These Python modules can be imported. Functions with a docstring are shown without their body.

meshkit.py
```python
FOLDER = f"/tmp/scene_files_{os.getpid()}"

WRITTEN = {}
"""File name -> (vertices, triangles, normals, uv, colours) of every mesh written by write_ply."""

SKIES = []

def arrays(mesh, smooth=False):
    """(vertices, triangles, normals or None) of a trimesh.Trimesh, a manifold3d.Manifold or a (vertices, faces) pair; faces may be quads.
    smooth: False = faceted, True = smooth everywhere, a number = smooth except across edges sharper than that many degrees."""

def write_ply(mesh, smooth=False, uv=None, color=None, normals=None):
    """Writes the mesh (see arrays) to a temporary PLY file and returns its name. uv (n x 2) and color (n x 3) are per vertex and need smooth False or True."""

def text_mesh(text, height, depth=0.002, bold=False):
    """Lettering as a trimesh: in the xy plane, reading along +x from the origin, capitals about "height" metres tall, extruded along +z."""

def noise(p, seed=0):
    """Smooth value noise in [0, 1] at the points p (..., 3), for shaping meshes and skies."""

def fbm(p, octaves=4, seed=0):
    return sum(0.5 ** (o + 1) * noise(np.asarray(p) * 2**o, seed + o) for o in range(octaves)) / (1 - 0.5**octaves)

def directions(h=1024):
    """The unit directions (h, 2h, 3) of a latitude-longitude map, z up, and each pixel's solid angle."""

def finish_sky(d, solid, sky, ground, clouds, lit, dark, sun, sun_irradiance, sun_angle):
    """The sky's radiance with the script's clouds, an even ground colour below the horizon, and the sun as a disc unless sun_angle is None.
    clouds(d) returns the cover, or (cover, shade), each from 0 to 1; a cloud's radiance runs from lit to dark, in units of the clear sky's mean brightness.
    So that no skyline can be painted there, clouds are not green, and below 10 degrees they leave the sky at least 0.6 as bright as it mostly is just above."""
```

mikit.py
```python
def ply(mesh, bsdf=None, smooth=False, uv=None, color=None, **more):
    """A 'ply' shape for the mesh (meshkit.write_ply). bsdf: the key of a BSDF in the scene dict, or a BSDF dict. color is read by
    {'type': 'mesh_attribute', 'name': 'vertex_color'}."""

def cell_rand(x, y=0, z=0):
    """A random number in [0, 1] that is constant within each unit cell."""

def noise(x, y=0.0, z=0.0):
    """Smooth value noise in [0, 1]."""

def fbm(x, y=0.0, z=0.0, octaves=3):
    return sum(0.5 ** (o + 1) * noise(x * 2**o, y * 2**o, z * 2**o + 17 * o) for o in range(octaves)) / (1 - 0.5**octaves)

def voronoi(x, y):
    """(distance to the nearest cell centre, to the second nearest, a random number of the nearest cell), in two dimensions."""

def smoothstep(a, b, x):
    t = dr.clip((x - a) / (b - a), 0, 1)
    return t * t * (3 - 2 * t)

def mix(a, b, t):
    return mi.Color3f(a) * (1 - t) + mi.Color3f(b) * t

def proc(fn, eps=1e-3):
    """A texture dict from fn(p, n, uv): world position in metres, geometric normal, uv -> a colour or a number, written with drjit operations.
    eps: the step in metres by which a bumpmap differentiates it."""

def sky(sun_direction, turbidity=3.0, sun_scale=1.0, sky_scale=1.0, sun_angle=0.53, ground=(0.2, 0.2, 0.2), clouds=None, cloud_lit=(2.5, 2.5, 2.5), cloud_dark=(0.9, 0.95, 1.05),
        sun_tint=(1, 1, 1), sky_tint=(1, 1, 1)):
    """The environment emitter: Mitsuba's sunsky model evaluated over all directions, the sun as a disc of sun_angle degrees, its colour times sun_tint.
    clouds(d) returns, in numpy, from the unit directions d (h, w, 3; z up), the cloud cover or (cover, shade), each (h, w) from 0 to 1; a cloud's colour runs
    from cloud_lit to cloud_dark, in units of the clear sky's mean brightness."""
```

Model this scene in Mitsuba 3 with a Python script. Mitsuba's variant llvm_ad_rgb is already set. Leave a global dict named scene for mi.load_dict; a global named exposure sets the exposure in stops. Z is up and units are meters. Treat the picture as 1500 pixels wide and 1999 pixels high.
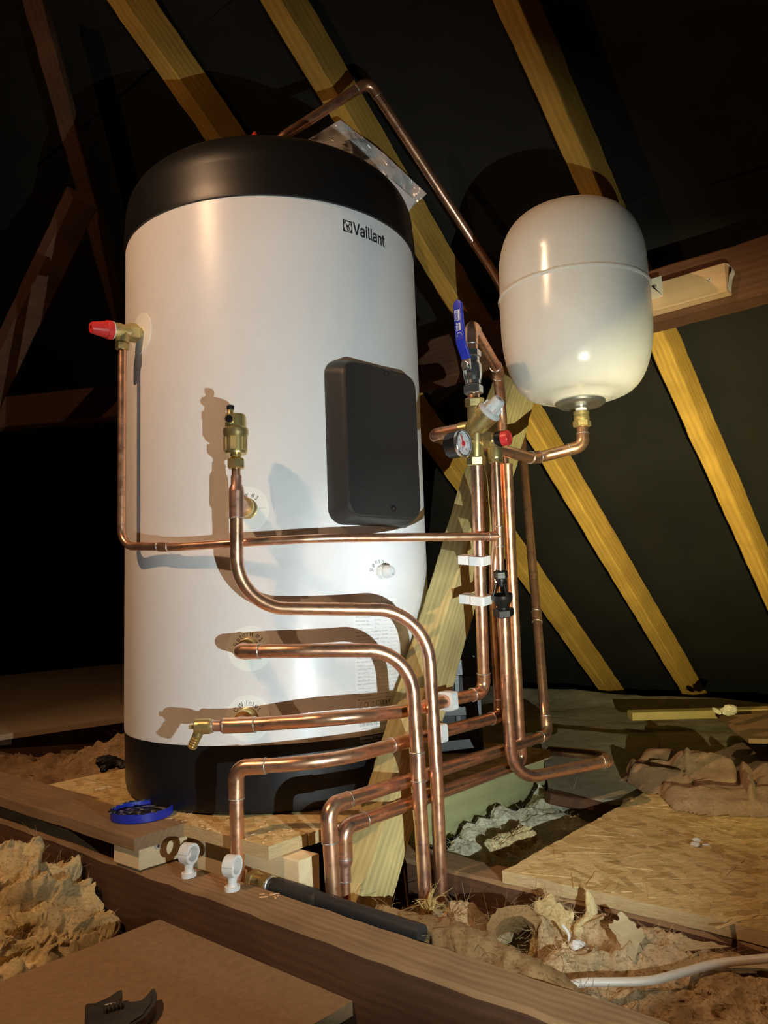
import math, random
import numpy as np, trimesh, shapely
import shapely.geometry as sg
import mitsuba as mi, drjit as dr
import mikit, meshkit
from mikit import proc, noise, fbm, voronoi, smoothstep, mix, cell_rand

T4 = mi.ScalarTransform4f
scene, labels = {}, {}
V = lambda *a: np.array(a, float)
nrm = lambda v: np.asarray(v, float) / np.linalg.norm(v)

# ------------------------------------------------------------------ camera
CAM = V(0, -1.64395, 0.350414)
FW, RT, UP = V(0.13793597, 0.98361794, 0.11605784), V(0.99023244, -0.13455144, -0.03654609), V(0.02033164, -0.11996526, 0.99256988)
FOC = 1480.0
scene['camera'] = {'type': 'perspective', 'fov': math.degrees(2 * math.atan(750 / FOC)), 'fov_axis': 'x', 'near_clip': 0.02, 'far_clip': 60.0,
                   'to_world': T4().look_at(origin=CAM.tolist(), target=(CAM + FW).tolist(), up=UP.tolist())}
exposure = 0.75

# ------------------------------------------------------------------ lights: a cool hand torch low on the right, a warm work lamp up on the left
TORCH = V(.352, -1.41, .123)
AIM = V(.215, -.243, .43)
def torch(name, color, power, beam, cut):
    scene[name] = {'type': 'spot', 'to_world': T4().look_at(origin=TORCH.tolist(), target=AIM.tolist(), up=[0, 0, 1]),
                   'intensity': {'type': 'rgb', 'value': [c * power for c in color]}, 'beam_width': beam, 'cutoff_angle': cut}
torch('torch_core', (.92, 1.0, 1.02), 2.0, 2, 10)
torch('torch_beam', (.92, 1.06, 1.05), 1.75, 25, 38)
AIM = V(1.28, .60, .62)
torch('torch_side', (1.0, .88, .42), 9.5, 7, 24)
LAMP = V(-1.18, -1.22, 1.85)
for lamp_, power, beam, cut_ in (('work_lamp', 1.0, 22, 38), ('work_lamp_spill', .30, 50, 80)):
    scene[lamp_] = {'type': 'spot', 'to_world': T4().look_at(origin=LAMP.tolist(), target=[.15, -.1, .0], up=[0, 0, 1]),
                    'intensity': {'type': 'rgb', 'value': [2.7 * power, 1.6 * power, .88 * power]}, 'beam_width': beam, 'cutoff_angle': cut_}

# ------------------------------------------------------------------ frames and placing helpers
AZ = math.radians(-41.8)
J = V(math.sin(AZ), math.cos(AZ), 0)            # along the joists (to the left and back)
K = V(math.cos(AZ), -math.sin(AZ), 0)           # down the roof slope (to the right and back)
Z = V(0, 0, 1)
def jk(j, k, z): return J * j + K * k + Z * z
def ray(x, y): return FW + RT * (x - 750) / FOC - UP * (y - 999.5) / FOC
def at(x, y, d): return CAM + ray(x, y) * d                               # at a distance along the view
def on_z(x, y, h): r = ray(x, y); return CAM + r * ((h - CAM[2]) / r[2])   # on a level plane
def on_j(x, y, j): r = ray(x, y); return CAM + r * ((j - J @ CAM) / (J @ r))
def on_k(x, y, k): r = ray(x, y); return CAM + r * ((k - K @ CAM) / (K @ r))
SL = math.radians(38)
RN = K * math.sin(SL) + Z * math.cos(SL)        # roof normal
RD = K * math.cos(SL) - Z * math.sin(SL)        # down the rafters
ROOF = 1.26                                     # underside of the rafters: RN.p = ROOF
def on_roof(x, y, off=ROOF): r = ray(x, y); return CAM + r * ((off - RN @ CAM) / (RN @ r))
def on_cyl(x, y, R=.315):
    r = ray(x, y); a = r[:2] @ r[:2]; b = 2 * CAM[:2] @ r[:2]; c = CAM[:2] @ CAM[:2] - R * R
    return CAM + r * ((-b - math.sqrt(max(b * b - 4 * a * c, 0))) / (2 * a))

def numbered(key):
    if key not in USED: USED.add(key); return key
    n = 1
    while f'{key}_{n:03d}' in USED: n += 1
    key = f'{key}_{n:03d}'; USED.add(key); return key
USED = set()
def thing(name, label, cat, group=None):
    key = numbered(name); labels[key] = {'label': label, 'category': cat}
    if group: labels[key]['group'] = group
    return key
def put(name, mesh, bsdf, parent=None, smooth=32, label=None, cat=None, group=None, kind=None):
    key = numbered(parent + '__' + name if parent else name)
    scene[key] = mikit.ply(mesh, 'mat_' + bsdf, smooth=smooth)
    d = {k: v for k, v in (('label', label), ('category', cat), ('group', group), ('kind', kind)) if v}
    if d: labels[key] = d
    return key

# ------------------------------------------------------------------ mesh helpers
def frame(d, up=Z):
    d = nrm(d); s = np.cross(up, d)
    if np.linalg.norm(s) < 1e-4: s = np.cross(V(1, 0, 0), d)
    s = nrm(s); return s, np.cross(d, s), d
def xf(mesh, o, x, y, z):
    m = mesh.copy(); M = np.eye(4); M[:3, 0], M[:3, 1], M[:3, 2], M[:3, 3] = x, y, z, o; m.apply_transform(M); return m
def cat(*ms): return trimesh.util.concatenate([m for m in ms])
def cbox(o, x, y, z, hx, hy, hz, b=.002):
    b = min(b, hx * .9, hy * .9, hz * .9)
    P = []
    for sx in (-1, 1):
        for sy in (-1, 1):
            for sz in (-1, 1):
                P += [(sx * (hx - b), sy * (hy - b), sz * hz), (sx * (hx - b), sy * hy, sz * (hz - b)), (sx * hx, sy * (hy - b), sz * (hz - b))]
    m = trimesh.convex.convex_hull(np.array(P))
    return xf(m, o, nrm(x), nrm(y), nrm(z))
def lathe(prof, o, axis, seg=40, up=Z, spin=0):
    """prof: (radius, height along axis)"""
    m = trimesh.creation.revolve(np.array(prof, float), sections=seg)
    s, t, d = frame(axis, up)
    c, q = math.cos(spin), math.sin(spin)
    return xf(m, o, s * c + t * q, -s * q + t * c, d)
def hexnut(o, axis, r, h, up=Z, spin=.3):
    return lathe([(0, 0), (r * .88, 0), (r, h * .12), (r, h * .88), (r * .88, h), (0, h)], o, axis, 6, up, spin)
def rod(a, b, r, seg=20, b_=.0):
    L = np.linalg.norm(b - a)
    return lathe([(0, 0), (r, 0), (r, L), (0, L)], a, b - a, seg)
def fillet(pts, rad, n=12):
    pts = [np.asarray(p, float) for p in pts]; out = [pts[0]]
    rad = rad if isinstance(rad, (list, tuple)) else [rad] * (len(pts) - 2)
    for i in range(1, len(pts) - 1):
        a, b, c = pts[i - 1], pts[i], pts[i + 1]
        u, w = nrm(a - b), nrm(c - b); ang = math.acos(np.clip(u @ w, -1, 1))
        if ang > math.pi - .02: out.append(b); continue
        t = min(rad[i - 1] / math.tan(ang / 2), .49 * np.linalg.norm(a - b) if i > 1 else .98 * np.linalg.norm(a - b), .49 * np.linalg.norm(c - b) if i < len(pts) - 2 else .98 * np.linalg.norm(c - b))
        r = t * math.tan(ang / 2); cen = b + nrm(u + w) * (r / math.sin(ang / 2))
        p0, p1 = b + u * t, b + w * t
        v0, v1 = p0 - cen, p1 - cen; th = math.acos(np.clip(v0 @ v1 / (np.linalg.norm(v0) * np.linalg.norm(v1)), -1, 1))
        for q in np.linspace(0, 1, n):
            out.append(cen + (math.sin((1 - q) * th) * v0 + math.sin(q * th) * v1) / math.sin(th))
    out.append(pts[-1])
    res = [out[0]]
    for p in out[1:]:
        if np.linalg.norm(p - res[-1]) > 1e-5: res.append(p)
    return np.array(res)
def sweep(path, r, seg=20, caps=True, prof=None):
    path = np.asarray(path, float); n = len(path)
    t = np.zeros_like(path); t[1:-1] = path[2:] - path[:-2]; t[0] = path[1] - path[0]; t[-1] = path[-1] - path[-2]
    t /= np.linalg.norm(t, axis=1)[:, None]
    s = nrm(np.cross(t[0], V(.3, .2, .93) if abs(t[0][2]) < .9 else V(1, .1, 0)))
    rr = np.broadcast_to(r, (n,)); ang = np.arange(seg) * 2 * math.pi / seg; v = []
    for i in range(n):
        s = nrm(s - t[i] * (s @ t[i])); b = np.cross(t[i], s)
        v.append(path[i] + rr[i] * (np.cos(ang)[:, None] * s + np.sin(ang)[:, None] * b))
    v = np.vstack(v); f = []
    for i in range(n - 1):
        for k in range(seg):
            a, b = i * seg + k, i * seg + (k + 1) % seg
            f += [(a, b, b + seg), (a, b + seg, a + seg)]
    if caps:
        v = np.vstack([v, path[0], path[-1]]); c0, c1 = len(v) - 2, len(v) - 1
        for k in range(seg):
            f += [(c0, (k + 1) % seg, k), (c1, (n - 1) * seg + k, (n - 1) * seg + (k + 1) % seg)]
    return trimesh.Trimesh(v, np.array(f), process=False)
def cut(path, s0, s1):
    """the piece of a polyline between two lengths"""
    d = np.r_[0, np.cumsum(np.linalg.norm(np.diff(path, axis=0), axis=1))]
    s0, s1 = max(s0, 0), min(s1, d[-1])
    g = lambda s: np.array([np.interp(s, d, path[:, k]) for k in range(3)])
    return np.array([g(s0)] + [p for p, q in zip(path, d) if s0 + 1e-4 < q < s1 - 1e-4] + [g(s1)])
def length(path): return np.linalg.norm(np.diff(path, axis=0), axis=1).sum()
def ring(o, axis, r, t): 
    s, u, d = frame(axis); a = np.linspace(0, 2 * math.pi, 25)
    return sweep([o + r * (math.cos(q) * s + math.sin(q) * u) for q in a], t, 8, False)
def extrude(poly, h, o, x, y, z, bevel=0):
    ms = [trimesh.creation.extrude_polygon(g, h, engine='earcut') for g in getattr(poly, 'geoms', [poly])]
    return xf(cat(*ms), o, x, y, z)
def slab(pts, th, bevel=0):
    """a level board from its top corners"""
    p = np.array(pts, float); z = p[0][2]; poly = sg.Polygon(p[:, :2])
    m = trimesh.creation.extrude_polygon(poly, th, engine='earcut'); m.apply_translation([0, 0, z - th]); return m
def timber(a, b, side, w, h, amp=.0015, ch=.003, seed=0, step=.03, taper=1.):
    """a sawn timber from a to b (axis at the centre of the section); side: direction of its width w"""
    a, b = np.asarray(a, float), np.asarray(b, float)
    d = nrm(b - a); s = nrm(side - d * (side @ d)); u = np.cross(d, s)
    n = max(2, int(np.linalg.norm(b - a) / step))
    hw, hh = w / 2, h / 2
    sec = []
    for (x, y) in ((-hw + ch, -hh), (0, -hh), (hw - ch, -hh), (hw, -hh + ch), (hw, 0), (hw, hh - ch), (hw - ch, hh), (0, hh), (-hw + ch, hh), (-hw, hh - ch), (-hw, 0), (-hw, -hh + ch)): sec.append((x, y))
    sec = np.array(sec); m = len(sec); v = []
    for i in range(n + 1):
        c = a + (b - a) * i / n
        v.append(c + (sec[:, :1] * s + sec[:, 1:] * u) * (1 + (taper - 1) * i / n))
    v = np.vstack(v)
    if amp: 
        q = np.stack([meshkit.noise(v * 23 + k * 7.3, seed + k) for k in range(3)], 1) - .5
        q2 = np.stack([meshkit.noise(v * 90 + k * 5.1, seed + 9 + k) for k in range(3)], 1) - .5
        v = v + q * 2 * amp + q2 * amp
    f = []
    for i in range(n):
        for k in range(m):
            p, q = i * m + k, i * m + (k + 1) % m
            f += [(p, q, q + m), (p, q + m, p + m)]
    for k in range(1, m - 1):
        f += [(0, k + 1, k), (n * m, n * m + k, n * m + k + 1)]
    return trimesh.Trimesh(v, np.array(f), process=False)
def field(o, ex, ey, nx, ny, hfun):
    """a heightfield sheet over the parallelogram o, ex, ey; hfun(points, u, v) -> height"""
    u, w = np.meshgrid(np.linspace(0, 1, nx), np.linspace(0, 1, ny), indexing='ij')
    p = o + u[..., None] * ex + w[..., None] * ey
    p = p.reshape(-1, 3); p = p + Z * hfun(p, u.ravel(), w.ravel())[:, None]
    i, k = np.meshgrid(np.arange(nx - 1), np.arange(ny - 1), indexing='ij'); a = (i * ny + k).ravel()
    f = np.vstack([np.stack([a, a + ny, a + ny + 1], 1), np.stack([a, a + ny + 1, a + 1], 1)])
    if np.cross(ex, ey)[2] < 0: f = f[:, ::-1]
    return trimesh.Trimesh(p, f, process=False)
def ridged(p, s, seed, o=4):
    r = 0; 
    for k in range(o): r = r + .5 ** k * (1 - np.abs(2 * meshkit.noise(p * s * 2 ** k + 3.1 * k, seed + k) - 1))
    return r / 1.9
def clump(c, rx, ry, rz, seed, amp=.35, sub=4, freq=1.6):
    m = trimesh.creation.icosphere(subdivisions=sub); d = m.vertices.copy()
    w = np.stack([meshkit.noise(d * 1.5 + 11 * k + seed, seed + k) for k in range(3)], 1) - .5
    dd = d + w * .9
    h = 1 + amp * ((meshkit.fbm(dd * freq + seed, 3, seed) - .5) * 2.0 + (ridged(dd * V(1, 1, 2.2), freq * 1.5, seed + 5) - .6) * 1.1)
    fine = (ridged(dd, 7, seed + 3, 3) - .6) * .10
    v = d * (h + fine)[:, None]
    rng = np.random.default_rng(seed); q = trimesh.transformations.random_rotation_matrix(rng.random(3))[:3, :3]
    m.vertices = (v @ (q.T * .25 + np.eye(3) * .75)) * V(rx, ry, rz) + c
    return m
def fluff(spots, seed=0, **kw):
    return cat(*[clump(V(*s[:3]), s[3], s[4], s[5], seed * 50 + i, **kw) for i, s in enumerate(spots)])

# ------------------------------------------------------------------ materials
def mat(name, color, rough=.5, metal=0., spec=.5, **kw):
    c = proc(color) if callable(color) else {'type': 'rgb', 'value': list(color)}
    r = proc(rough) if callable(rough) else float(rough)
    d = {'type': 'principled', 'base_color': c, 'roughness': r, 'metallic': metal, 'specular': spec, **kw}
    scene['mat_' + name] = {'type': 'twosided', 'bsdf': d}
def bumped(name, fn, scale, eps=5e-4):
    inner = scene['mat_' + name]['bsdf']
    scene['mat_' + name] = {'type': 'twosided', 'bsdf': {'type': 'bumpmap', 'arbitrary': proc(fn, eps), 'scale': scale, 'bsdf': inner}}
def wood(name, d, c1, c2, freq=55, rough=.8, dirt=.35, dust=None):
    s, t, d = frame(d)
    d, s, t = map(lambda v: [float(x) for x in v], (d, s, t))
    dot = lambda p, a: p.x * a[0] + p.y * a[1] + p.z * a[2]
    def f(p, n, uv):
        l, a, b = dot(p, d), dot(p, s), dot(p, t)
        w = fbm(l * 1.6, a * 12, b * 12, 3)
        g = .5 + .5 * dr.sin((a * 1.0 + b * .8 + w * .035) * freq * 6.28)
        fine = .6 * noise(l * 14, a * 420, b * 420) + .4 * noise(l * 5, a * 160, b * 160)
        blot = fbm(p.x * 9 + 4, p.y * 9, p.z * 9, 3)
        q = dr.clip(g * .35 + fine * .65, 0, 1)
        c = mix(c1, c2, q)
        if dust: c = dr.select(n.z > .6, mix(dust[0], dust[1], q), c)      # pale dust lies on the level top faces
        return c * (1 - dirt + 2 * dirt * blot)
    mat(name, f, rough, spec=.3)

def copper(name, base, ox, lo=.2, hi=.42):
    def f(p, n, uv):
        t = smoothstep(.42, .72, fbm(p.x * 38, p.y * 38, p.z * 38, 3))
        sp = smoothstep(.66, .8, noise(p.x * 160, p.y * 160, p.z * 160))
        return mix(mix(base, ox, t * .8), (.33, .17, .12), sp * .35)
    def r(p, n, uv): return lo + (hi - lo) * fbm(p.x * 60 + 9, p.y * 60, p.z * 60, 2)
    mat(name, f, r, metal=.92, spec=.5)
copper('copper', (.94, .53, .31), (.76, .42, .30))
copper('copper_dull', (.80, .46, .33), (.62, .37, .29), .3, .5)
mat('solder', (.80, .80, .76), .32, .9)
def brass_c(p, n, uv): return mix((.74, .58, .24), (.55, .43, .19), smoothstep(.4, .7, fbm(p.x * 50, p.y * 50, p.z * 50, 3)))
mat('brass', brass_c, .33, .85)
mat('brass_rough', brass_c, .48, .8)
mat('chrome', (.78, .79, .79), .2, .95)
mat('steel', (.55, .55, .53), .35, .9)
mat('white_enamel', (.80, .80, .80), .31, spec=.38)
mat('cream_enamel', (.80, .76, .66), .18, spec=.55)
mat('white_plastic', (.82, .82, .79), .4)
mat('clear_sticker', (.90, .92, .885), .3)
mat('label_paper', (.87, .87, .86), .4)
mat('ink', (.02, .02, .022), .6)
mat('ink_red', (.6, .03, .03), .5)
mat('grey_ink', (.22, .22, .22), .6)
mat('black_plastic', (.010, .010, .011), .36, spec=.45)
mat('lid_plastic', (.008, .008, .0082), .40, spec=.52)
mat('black_cover', (.022, .022, .022), .42, spec=.5)

mat('red_plastic', (.70, .045, .04), .35)
mat('blue_plastic', (.02, .035, .42), .35)
mat('grey_plastic', (.56, .58, .57), .45)
mat('black_gloss', (.012, .012, .013), .15)
mat('white_ptfe', (.86, .86, .84), .6)
mat('black_pipe', (.022, .020, .019), .5)
mat('felt_black', lambda p, n, uv: mix((.014, .0132, .0108), (.029, .0275, .0225), fbm(p.x * 7, p.y * 7, p.z * 7, 4)), .85, spec=.2)
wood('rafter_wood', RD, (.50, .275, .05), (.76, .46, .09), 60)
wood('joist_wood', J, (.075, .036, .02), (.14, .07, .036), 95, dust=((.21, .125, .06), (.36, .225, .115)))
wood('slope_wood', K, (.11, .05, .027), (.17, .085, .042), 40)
mat('far_board', lambda p, n, uv: mix((.62, .43, .26), (.72, .52, .32), fbm(p.x * 9, p.y * 9, 2.0, 3)), .8, spec=.25)
wood('plank_wood', J, (.24, .145, .075), (.34, .215, .115), 80)
wood('pine', J, (.74, .56, .31), (.84, .68, .42), 26, dirt=.12)
wood('pine_slope', J, (.70, .45, .25), (.80, .54, .32), 26, dirt=.12)
wood('green_timber', K, (.40, .39, .17), (.52, .50, .24), 42, dirt=.18)
wood('yellow_timber', V(1, 0, 0), (.58, .44, .14), (.66, .52, .2), 30, dirt=.2)
def osb_c(p, n, uv):
    a = .0
    d1, d2, c = voronoi(p.x * 26 + fbm(p.x * 40, p.y * 40) * 1.2, p.y * 62 + 3)
    e1, e2, e = voronoi(p.x * 70 + p.y * 22 + 9, p.y * 24 - p.x * 14)
    col = mix((.52, .34, .125), (.84, .60, .26), c)
    col = mix(col, mix((.58, .38, .14), (.90, .68, .33), e), dr.select(e > .5, mi.Float(.85), mi.Float(.15)))
    fib = noise(p.x * 60 + p.y * 260, p.y * 300 - p.x * 90)
    edge = smoothstep(.02, .07, d2 - d1)
    col = col * (.78 + .3 * fib) * (.75 + .25 * edge)
    side = mix((.40, .27, .12), (.68, .52, .28), fbm(p.x * 120, p.y * 120, p.z * 700, 3))
    return dr.select(dr.abs(n.z) > .6, col, side)
mat('osb', osb_c, .75, spec=.3)
mat('chipboard_edge', lambda p, n, uv: mix((.34, .23, .10), (.70, .55, .30), fbm(p.x * 240, p.y * 240, p.z * 420, 3)), .85, spec=.2)
mat('hardboard', lambda p, n, uv: mix((.30, .185, .095), (.44, .29, .155), fbm(p.x * 160, p.y * 160, p.z * 160, 3) * .7 + .3 * fbm(p.x * 9, p.y * 9, 2.0, 2)), .8, spec=.25)
def wool(name, c1, c2, c3):
    def f(p, n, uv):
        c = mix(c1, c2, smoothstep(.3, .7, fbm(p.x * 14, p.y * 14, p.z * 14, 3)))
        st = .5 * noise(p.x * 160 + 60 * noise(p.x * 12, p.y * 12, p.z * 12), p.y * 160, p.z * 420) + .5 * noise(p.x * 420, p.y * 420, p.z * 420)
        return mix(c, c3, smoothstep(.45, .75, st) * .65) * (.82 + .36 * noise(p.x * 45, p.y * 45, p.z * 45))
    mat(name, f, .95, spec=.1, sheen=.4)
wool('glass_wool', (.62, .47, .22), (.78, .64, .36), (.42, .32, .16))
wool('pale_wool', (.58, .54, .36), (.74, .70, .52), (.38, .34, .22))
wool('brown_wool', (.36, .22, .11), (.50, .33, .17), (.22, .13, .07))
wool('torn_wool', (.44, .31, .16), (.62, .47, .27), (.26, .17, .085))
wool('grey_quilt', (.32, .285, .20), (.42, .375, .27), (.28, .245, .17))
wool('hair_felt', (.22, .13, .055), (.34, .21, .09), (.14, .08, .035))
mat('twine', (.52, .36, .12), .8)
wool('fleece', (.33, .22, .14), (.40, .275, .18), (.27, .17, .105))
mat('kraft_paper', lambda p, n, uv: mix((.46, .36, .19), (.58, .48, .28), fbm(p.x * 60, p.y * 60, p.z * 60, 3)), .6)
mat('plaster', (.74, .71, .66), .9)
mat('white_cable', (.72, .66, .56), .4)
scene['mat_polythene'] = {'type': 'twosided', 'bsdf': {'type': 'principled', 'base_color': {'type': 'rgb', 'value': [.50, .48, .46]}, 'roughness': .22, 'specular': .8, 'clearcoat': .6, 'clearcoat_gloss': .85}}
mat('bag_paper', (.66, .66, .68), .5)
mat('crate_grey', (.032, .034, .031), .6)
mat('screw_steel', (.62, .60, .52), .45, .45)
mat('dark_iron', lambda p, n, uv: mix((.055, .048, .042), (.11, .095, .08), fbm(p.x * 90, p.y * 90, p.z * 90, 3)), .42, .55)
mat('grease', lambda p, n, uv: mix((.02, .022, .03), (.32, .33, .36), smoothstep(.5, .75, fbm(p.x * 130, p.y * 130, p.z * 40, 4))), .35)
mat('scrap_white', (.8, .8, .78), .7)
scene['mat_gauge_glass'] = {'type': 'thindielectric'}

# ------------------------------------------------------------------ the loft: felt, floor, gable wall
labels['ceiling'] = {'kind': 'structure', 'label': 'black roofing felt sagging between the rafters'}
OFF = ROOF + .103
def felt(s0, s1, lift, seed):
    def h(p, u, w): return 0 * u
    o = RN * (OFF + lift) + RD * s0 + J * -3.0
    m = field(o, J * 8.9, RD * (s1 - s0), 90, 16, h)
    m.vertices += RN * ((meshkit.fbm(m.vertices * 3.1, 3, seed) - .5) * .022)[:, None]
    return m
SLAP = RD @ on_roof(1200, 942, OFF)
for i in range(-5, 2):
    put('felt_strip', felt(SLAP + i * .86 - .03, SLAP + (i + 1) * .86, .012 + .005 * (i + 5), i + 20), 'felt_black', 'ceiling', smooth=True)
put('floor', cbox(jk(1.2, .4, -.225), J, K, Z, 4.9, 3.2, .012), 'felt_black', smooth=False, kind='structure', label='dusty ceiling boards between the joists')
put('wall_gable', cbox(jk(6.0, 0, 1.2), J, K, Z, .05, 3.5, 1.6), 'felt_black', smooth=False, kind='structure', label='dark gable wall at the far end of the loft')

# rafters on the roof slope
RW, RH = .049, .098
def rafter_j(*px): return float(np.mean([J @ on_roof(*p) for p in px]))
for name, jr, lab in (('a', rafter_j((981, 0), (1414, 955)), 'brown rafter sloping down behind the cream vessel to the right edge'),
                      ('b', rafter_j((532, 0), (1098, 955)), 'brown rafter behind the bent hot pipe, second from the right edge'),
                      ('c', rafter_j((165, 0), (1032, 1090)), 'brown rafter running down behind the black lid at upper left')):
    c = RN * (ROOF + RH / 2) + J * jr
    put('rafter', timber(c + RD * -1.9, c + RD * 1.98, J, RW, RH, .002, .004, int(abs(jr) * 100), .03), 'rafter_wood', smooth=30, label=lab, cat='rafter', group='rafters on the roof slope')
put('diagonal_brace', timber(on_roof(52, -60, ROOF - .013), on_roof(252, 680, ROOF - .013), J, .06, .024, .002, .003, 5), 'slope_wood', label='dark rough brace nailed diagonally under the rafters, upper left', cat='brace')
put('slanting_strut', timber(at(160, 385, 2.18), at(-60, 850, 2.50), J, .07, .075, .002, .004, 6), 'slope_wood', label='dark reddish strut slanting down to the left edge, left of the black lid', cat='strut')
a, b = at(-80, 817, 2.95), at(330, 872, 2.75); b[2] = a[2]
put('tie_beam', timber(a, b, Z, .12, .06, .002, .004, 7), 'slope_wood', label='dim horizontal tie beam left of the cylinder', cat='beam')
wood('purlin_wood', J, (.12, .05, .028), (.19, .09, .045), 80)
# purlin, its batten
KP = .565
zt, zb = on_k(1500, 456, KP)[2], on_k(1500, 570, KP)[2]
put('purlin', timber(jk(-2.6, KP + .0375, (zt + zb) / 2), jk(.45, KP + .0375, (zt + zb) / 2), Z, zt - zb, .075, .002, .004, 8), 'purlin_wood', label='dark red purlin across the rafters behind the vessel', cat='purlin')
jr = J @ on_k(1417, 540, .53); z1, z0 = on_k(1415, 512, .53)[2], on_k(1418, 568, .53)[2]
bt = thing('batten', 'pale planed batten screwed to the dark purlin, carrying the vessel', 'batten')
put('strip', timber(jk(jr, .5475, (z0 + z1) / 2), jk(jr + .42, .5475, (z0 + z1) / 2), Z, z1 - z0, .035, .0004, .002, 9, .06), 'pine_slope', bt)
def screw(o, d, r=.0045, up=Z):
    head = lathe([(0, 0), (r, .0002), (r * .8, r * .35), (0, r * .4)], o, d, 20)
    s, u, w = frame(d, up); return head, [cbox(o + w * r * .41, a_, b_, w, r * .55, r * .13, .0002, .0001) for a_, b_ in ((nrm(s + u * .3), nrm(u - s * .3)), (nrm(u - s * .3), nrm(s + u * .3)))]
def add_screw(o, d, parent, r=.0045):
    h, c = screw(o, d, r); k = put('screw', h, 'screw_steel', parent, label='cross-head screw'); put('slot', cat(*c), 'black_plastic', k)
add_screw(on_k(1386, 546, .5298), -K, bt, .0055)
w_ = [jk(jr - .001, .533, z1 - .002), jk(jr - .010, .535, z1 - .006), jk(jr - .013, .537, z1 - .018), jk(jr - .006, .538, z1 - .030), jk(jr - .003, .538, z1 - .045), jk(jr - .001, .538, z0 + .004)]
w_ = fillet(w_, .008, 6); m = np.vstack([w_ + K * -.004, w_ + K * .02]); n_ = len(w_)
put('curled_sticker', trimesh.Trimesh(m, [f for i in range(n_ - 1) for f in ((i, i + 1, n_ + i), (i + 1, n_ + i + 1, n_ + i))], process=False), 'label_paper', bt, label='curled paper sticker on the sawn end')
bars = [cbox((w_[i] + w_[i + 1]) / 2 + K * .003 + nrm(np.cross(K, w_[i + 1] - w_[i])) * (.0004), K, nrm(w_[i + 1] - w_[i]), np.cross(K, nrm(w_[i + 1] - w_[i])), .004, .0012, .0003, .0001) for i in range(2, n_ - 2, 2)]
put('print', cat(*bars), 'ink', bt)

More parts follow.
